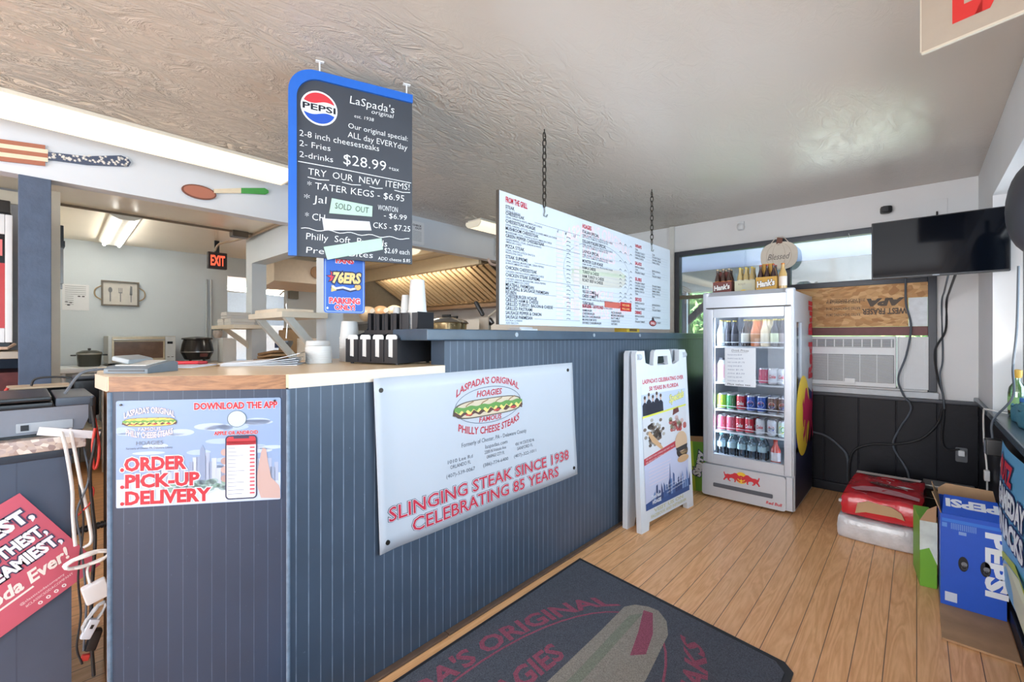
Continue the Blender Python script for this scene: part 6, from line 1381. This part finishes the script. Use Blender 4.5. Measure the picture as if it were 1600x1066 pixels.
t = thing('exit_sign', 'black exit sign with glowing red letters under the kitchen ceiling', 'exit sign', (-5.2, 1.275, 1.935), HT)
MB().box(0, .165, .0, .05, 0, .165, b=.004).build('housing', M('exit_black', (44, 28, 26), .4), t); p = Print(lambda u, v, h: (u, -h, v), step=.001); p.text('EXIT', .083, .035, .095, M('exit_glow', (255, 92, 62), .5, var=0, emit=1.0), 1, 'C', .12, .03); p.build('lettering', t); MB().box(.06, .10, .015, .035, .165, .284).build('mount', BLACK, t)
t = thing('exit_sign', 'small exit sign with red letters on the far kitchen wall behind the dispenser', 'exit sign', (-6.198, 3.46, 1.79), HT)
MB().box(0, .24, -.03, -.001, 0, .20, b=.004).build('housing', M('exit_pale', (206, 196, 186), .4), t); p = Print(lambda u, v, h: (u, -.031-h, v), step=.001); p.text('EXIT', .12, .04, .12, (190, 50, 50), 1, 'C', .19, .04); p.build('lettering', t)
cable('conduit_pipe', 'brown conduit running from the partition to the kitchen exit sign', [(-4.62, 1.46, 2.19), (-4.9, 1.42, 2.185), (-5.15, 1.36, 2.18), (-5.2, 1.33, 2.11)], .010, M('conduit_tan', (168, 146, 120), .4), 4, 'pipe')
cable('conduit_pipe', 'tan conduit along the kitchen ceiling above the partition', [(-4.8, 1.49, 2.205), (-4.2, 1.49, 2.205), (-3.6, 1.49, 2.205)], .011, M('conduit_tan', (168, 146, 120), .4), 2, 'pipe')
t = thing('junction_box', 'dark junction box on the kitchen ceiling where the conduits meet', 'junction box', (-4.62, 1.40, 2.19)); MB().box(-.05, .05, -.09, .04, -.02, .029, b=.004).build('box', M('junction_brown', (84, 72, 58), .5), t); MB().box(-.045, .045, -.085, .035, -.024, -.02).build('cover', DKMETAL, t)
for y in (1.50, 1.545): tag(MB().cyl((-6.185, y, .98), (-6.185, y, 1.93), .011, n=8).build('conduit_pipe', M('conduit_pale', (196, 204, 210), .4)), '%s pale pipe running up the kitchen wall under the exit sign' % ('left' if y < 1.52 else 'right'), 'pipe')
# utensils and paper strips on the side wall edge
t = thing('knife_rack', 'dark rack of knives on the side wall right of the painted post', 'knife rack', (-4.7, .2, 1.9))
MB().box(-.3, .3, .001, .03, -.02, .02).build('rail', BLACK, t)
for i in range(5): k_ = MB().box(-.25+.11*i, -.215+.11*i, .004, .026, -.30+.03*(i % 3), -.02).build('blade', M('knife_steel', (120, 116, 112), .3, .8), t); MB().box(-.245+.11*i, -.22+.11*i, .003, .028, .0205, .14, b=.003).build('handle', BLACK, k_)
t = thing('paper_strip', 'tan hanging paper strips beside the knife rack', 'paper strips', (-5.15, .24, 1.70))
for i in range(3): MB().prism([(0, 0), (.05, 0), (.06+.01*i, .25), (.01, .27)], (.06*i, -.02+.008*i, 0), (.3, .25, 0), (-.15, -.12, 1), (.002, 0, 0)).build('strip', M('tan_paper', (176, 150, 124), .7), t)
# partition: shelves, boxes, bags
t = thing('bracket_shelf', 'cream bracket shelf with two diagonal braces on the kitchen partition', 'shelf', (-3.5, 1.4, 1.4))
MB(t).box(-3.82, -3.17, 1.2, 1.518, 1.385, 1.425, b=.003).build('board', CREAMP, t)
for x in (-3.75, -3.22):
    MB(t).prism([(1.22, 1.384), (1.28, 1.384), (1.518, 1.10), (1.518, 1.03)], (x, 0, 0), (0, 1, 0), (0, 0, 1), (.05, 0, 0)).build('brace', M('brace_paint', (196, 200, 196), .5), t)
tag(MB().box(-3.80, -3.36, 1.24, 1.50, 1.4255, 1.455, b=.003).build('flat_carton', M('flat_carton', (232, 220, 200), .6)), 'flat cream carton lying on the bracket shelf', 'carton')
t = thing('lower_shelf', 'narrow cream shelf on the far post of the partition', 'shelf', (-4.6, 1.38, 1.34)); MB(t).box(-4.95, -4.3, 1.24, 1.518, 1.325, 1.358).build('board', CREAMP, t); MB(t).prism([(1.3, 1.324), (1.36, 1.324), (1.518, 1.2), (1.518, 1.14)], (-4.85, 0, 0), (0, 1, 0), (0, 0, 1), (.03, 0, 0)).build('brace', CREAMP, t)
fb = None
for i, (x, z) in enumerate(((-4.83, 1.3585), (-4.62, 1.3585), (-4.72, 1.4195))):
    if fb is None:
        fb = o = thing('foam_box', '', 'foam box', (x, 1.38, z), 0, 'foam boxes on the narrow shelf')
        MB().box(-.095, .095, -.1, .1, 0, .028, b=.008).build('tray', FOAM, o); MB().prism([(-.095, 0), (.095, 0), (.075, .032), (-.075, .032)], (0, -.1, .028), (1, 0, 0), (0, 0, 1), (0, .2, 0)).build('lid', FOAM, o)
    else: o = dup(fb, (x, 1.38, z))
    o['label'] = ('left white foam box', 'right white foam box', 'top white foam box')[i]+' on the narrow cream shelf'
rnd = random.Random(6)
for i in range(4):
    o = tag(MB().obox((0, 0, 0), (.42-.04*i, .16, .022), 0, 0, .004).build('paper_bag', M('kraft_%d' % (i % 2), ((176, 146, 110), (148, 118, 86))[i % 2], .7, var=.1)), '%s folded brown paper bag in the pile on the partition sill' % ('lowest', 'second lowest', 'third lowest', 'topmost')[i], 'paper bag', 'folded paper bags')
    o.location = (-4.42+.03*i, 1.575, 1.016+.031*i); o.rotation_euler = (0, -.05-.02*i, .1*(i % 2))
t = thing('paper_bag', 'upright brown paper bag behind the folded bags', 'paper bag', (-4.55, 1.80, .9)); MB().box(-.11, .11, -.07, .07, 0, .42, b=.01).build('body', M('kraft_0', (176, 146, 110), .7), t); MB().box(-.1, .1, -.03, .03, .4201, .44).build('fold', MATS['kraft_1'], t)
t = thing('cream_cabinet', 'cream low cabinet behind the partition opening', 'cabinet', (-3.9, 1.9, 0)); MB(t).box(-4.75, -3.37, 1.68, 2.1, 0, .9).box(-4.1, -3.4, 1.68, 2.1, .9, 1.24, b=.005).build('body', CREAM, t); MB(t).box(-4.08, -3.42, 1.672, 1.68, .92, 1.22).build('door', M('cabinet_door', (226, 216, 200), .45), t)
t = thing('ladle', 'steel ladle hanging under the bracket shelf', 'ladle', (-4.05, 1.57, 1.20)); MB().tube(spline([(0, 0, .34), (0, .01, .2), (0, 0, .04)], 5), .006, 6).build('handle', STEEL, t); MB().lathe([(.001, -.05), (.035, -.04), (.055, 0), (.052, .02), (.048, .0), (.03, -.032), (.001, -.04)], n=18).build('bowl', M('ladle_steel', (120, 122, 126), .25, .8), t)
t = thing('tape_roll', 'dark blue tape roll on the partition sill', 'tape roll', (-4.22, 1.60, 1.155)); MB().lathe([(.03, 0), (.06, 0), (.06, .045), (.03, .045), (.03, 0)], n=24).build('tape', M('tape_blue', (40, 56, 92), .4), t); MB().lathe([(.029, .001), (.0295, .044)], n=20).build('core', CARD, t); t.rotation_euler = (0, 0, 0)
t = thing('electrical_box', 'grey electrical box with white cord on the kitchen wall past the doorway', 'electrical box', (-6.18, 2.48, 1.76)); MB().box(-.015, .04, -.06, .06, 0, .19, b=.005).build('box', M('elec_grey', (128, 128, 120), .5), t); MB().tube(spline([(.045, .05, .15), (.08, .03, .12), (.08, -.12, .10), (.07, -.2, .03)], 6), .012, 8).build('cord', WCAB, t)
t = thing('paper_towel_cover', 'cream rounded cover hanging in the kitchen behind the parking sign', 'cover', (-5.2, 2.1, 1.82))
MB(t).prism([(0, .0), (.10, 0), (.46, .05), (.46, .30), (.12, .30), (.05, .28), (.0, .22), (-.03, .12)], (-5.5, 1.83, 1.80), (1, 0, 0), (0, 0, 1), (0, .62, 0)).build('cover', M('cover_cream', (234, 218, 196), .45), t)
MB(t).cyl((-5.035, 2.28, 1.98), (-5.01, 2.28, 1.98), .07, n=20).build('dial', M('dial_brown', (176, 132, 92), .4), t); MB(t).box(-5.3, -5.2, 1.85, 2.40, 2.1, 2.219).build('mount', CREAMP, t)
# exhaust hood
t = thing('exhaust_hood', 'big cream kitchen exhaust hood with slanted slatted grease filters', 'exhaust hood', (-4.9, 3.9, 2.1))
HB = M('hood_beige', (226, 208, 172), .35, var=.04); HG = M('hood_grey', (140, 132, 118), .35, .3, var=.1); FL = M('filter_tan', (206, 178, 138), .3, .35, var=.06); FD = M('filter_gap', (66, 46, 30), .5)
b = MB(t).box(-6.15, -3.56, 3.40, 3.44, 2.055, 2.215); b.build('front_lip', HB, t)
MB(t).box(-6.15, -6.11, 3.44, 4.48, 1.70, 2.215).build('end_panel', HG, t); MB(t).box(-6.11, -3.56, 4.44, 4.48, 1.66, 2.215).build('back_panel', HG, t)
MB(t).box(-6.11, -3.56, 4.18, 4.44, 1.655, 1.70).build('grease_trough', M('trough_brown', (110, 84, 60), .4), t)
# filters lean from the lip back down to the trough
A_, B_ = V((0, 3.58, 2.08)), V((0, 4.20, 1.72)); dv = (B_-A_).normalized(); nv = V((0, -dv.z*-1, 0)); nv = V((0, dv.z, -dv.y)).normalized(); ln_ = (B_-A_).length
for i in range(5):
    x0 = -5.95+.475*i
    f = MB(t).prism([(0, 0), (.465, 0), (.465, .03), (0, .03)], (x0, A_.y, A_.z), (1, 0, 0), -nv, dv*ln_).build('filter', FD, t)
    for k_ in range(5):
        MB(t).prism([(0, 0), (.062, 0), (.062, .014), (0, .014)], (x0+.002+.0995*k_, A_.y, A_.z), (1, 0, 0), nv, dv*ln_).build('baffle', FL, f)
    MB(t).prism([(0, 0), (.465, 0), (.465, .014), (0, .014)], (x0, A_.y+dv.y*(ln_-.03), A_.z+dv.z*(ln_-.03)), (1, 0, 0), nv, dv*.03).build('bottom_rail', FL, f)
for y in (2.35, 2.95): struct(MB().box(-6.19, -3.56, y-.03, y+.03, 2.14, 2.219), 'trim_beam', HB)
t = thing('prep_table', 'steel prep table behind the bar wall', 'table', (-2.75, 2.9, 0))
MB(t).box(-3.2, -2.35, 1.75, 4.3, 1.26, 1.30, b=.004).build('tabletop', STEEL, t); MB(t).box(-3.15, -2.4, 1.8, 4.25, 0, 1.26).build('base', M('prep_base', (176, 178, 180), .4, .3), t)
for i, (y, x, z) in enumerate(((2.30, -2.78, 1.3005), (2.52, -2.95, 1.3005))):
    t = thing('steam_pan', '%s covered steel pan with a gold rim on the prep table' % ('nearer', 'farther')[i], 'pan', (x, y, z), 0, 'pans on the prep table')
    MB().lathe([(.09, 0), (.10, .01), (.105, .06), (.12, .065)], n=24, sx=1.2).build('pan', M('pan_gold', (206, 182, 140), .25, .8), t); MB().lathe([(.118, .067), (.10, .09), (.05, .105), (.001, .108)], n=24, sx=1.2).build('lid', STEEL, t); MB().box(-.05, .05, -.008, .008, .109, .13, b=.004).build('handle', BLACK, t)
t = thing('hand_mixer', 'cream electric tool with black handle standing on the prep table', 'mixer', (-2.8, 2.75, 1.3005), .4)
MB().obox((0, 0, .065), (.10, .07, .13), 0, 0, .02).build('body', M('mixer_cream', (226, 216, 200), .4), t); MB().obox((-.055, .0, .20), (.035, .04, .15), 0, 0, .012, 0, -.55).build('handle', BLACK, t); MB().obox((.05, 0, .085), (.05, .045, .06), 0, 0, .01, 0, -.55).build('switch', BLKG, t); MB().cyl((.02, .02, .13), (.22, .05, .27), .010, .010, 10).build('arm', M('mixer_arm', (222, 210, 190), .4), t)
t = thing('bread_cabinet', 'low dark cabinet carrying bread loaves in the kitchen', 'cabinet', (-4.5, 2.9, 0)); MB(t).box(-4.95, -4.0, 2.65, 3.15, 0, 1.40).build('body', M('dark_cabinet', (92, 92, 90), .5), t); MB(t).box(-4.97, -3.98, 2.63, 3.17, 1.40, 1.425).build('top', STEEL, t)
for i in range(4):
    t = thing('bread_bag', '%s bagged bread loaf from the left on the kitchen cabinet' % ORD[i], 'bread', (-4.82+.2*i, 2.8+.05*i, 1.4255), .5, 'bread loaves on the kitchen cabinet'); MB().ball((0, 0, .095), .085, .16, .095, 0, 18, 12).build('loaf', M('loaf_%d' % (i % 2), ((214, 190, 158), (190, 150, 112))[i % 2], .4, var=.15), t); MB().cyl((0, -.15, .1), (0, -.2, .12), .012, .03, 10).build('bag_twist', M('bag_clear', (226, 222, 214), .3), t)
t = thing('printed_card', 'leafy printed card leaning beside the foam cups', 'card', (-2.22, 1.30, Z0), .5); MB().prism([(-.07, 0), (.07, 0), (.05, .12), (-.03, .15)], (0, 0, 0), (1, 0, 0), (0, .2, 1), (0, .003, 0)).build('card', flakes('card_print', [(120, 150, 96), (196, 176, 140), (150, 120, 84), (206, 206, 186)], 60, .5), t)
# far room
t = thing('office_shelf', 'pale storage unit in the far room past the doorway', 'shelf', (-10.2, 3.4, 0)); MB(t).box(-10.6, -9.9, 2.6, 4.6, 0, .8).build('base', M('far_blue', (176, 196, 222), .5), t); MB(t).box(-10.6, -10.2, 2.6, 4.6, .8, 1.5).build('hutch', M('far_white', (222, 228, 236), .5), t); MB(t).box(-9.9, -9.88, 2.7, 3.4, .3, .7).build('door', M('far_door', (150, 170, 200), .5), t)
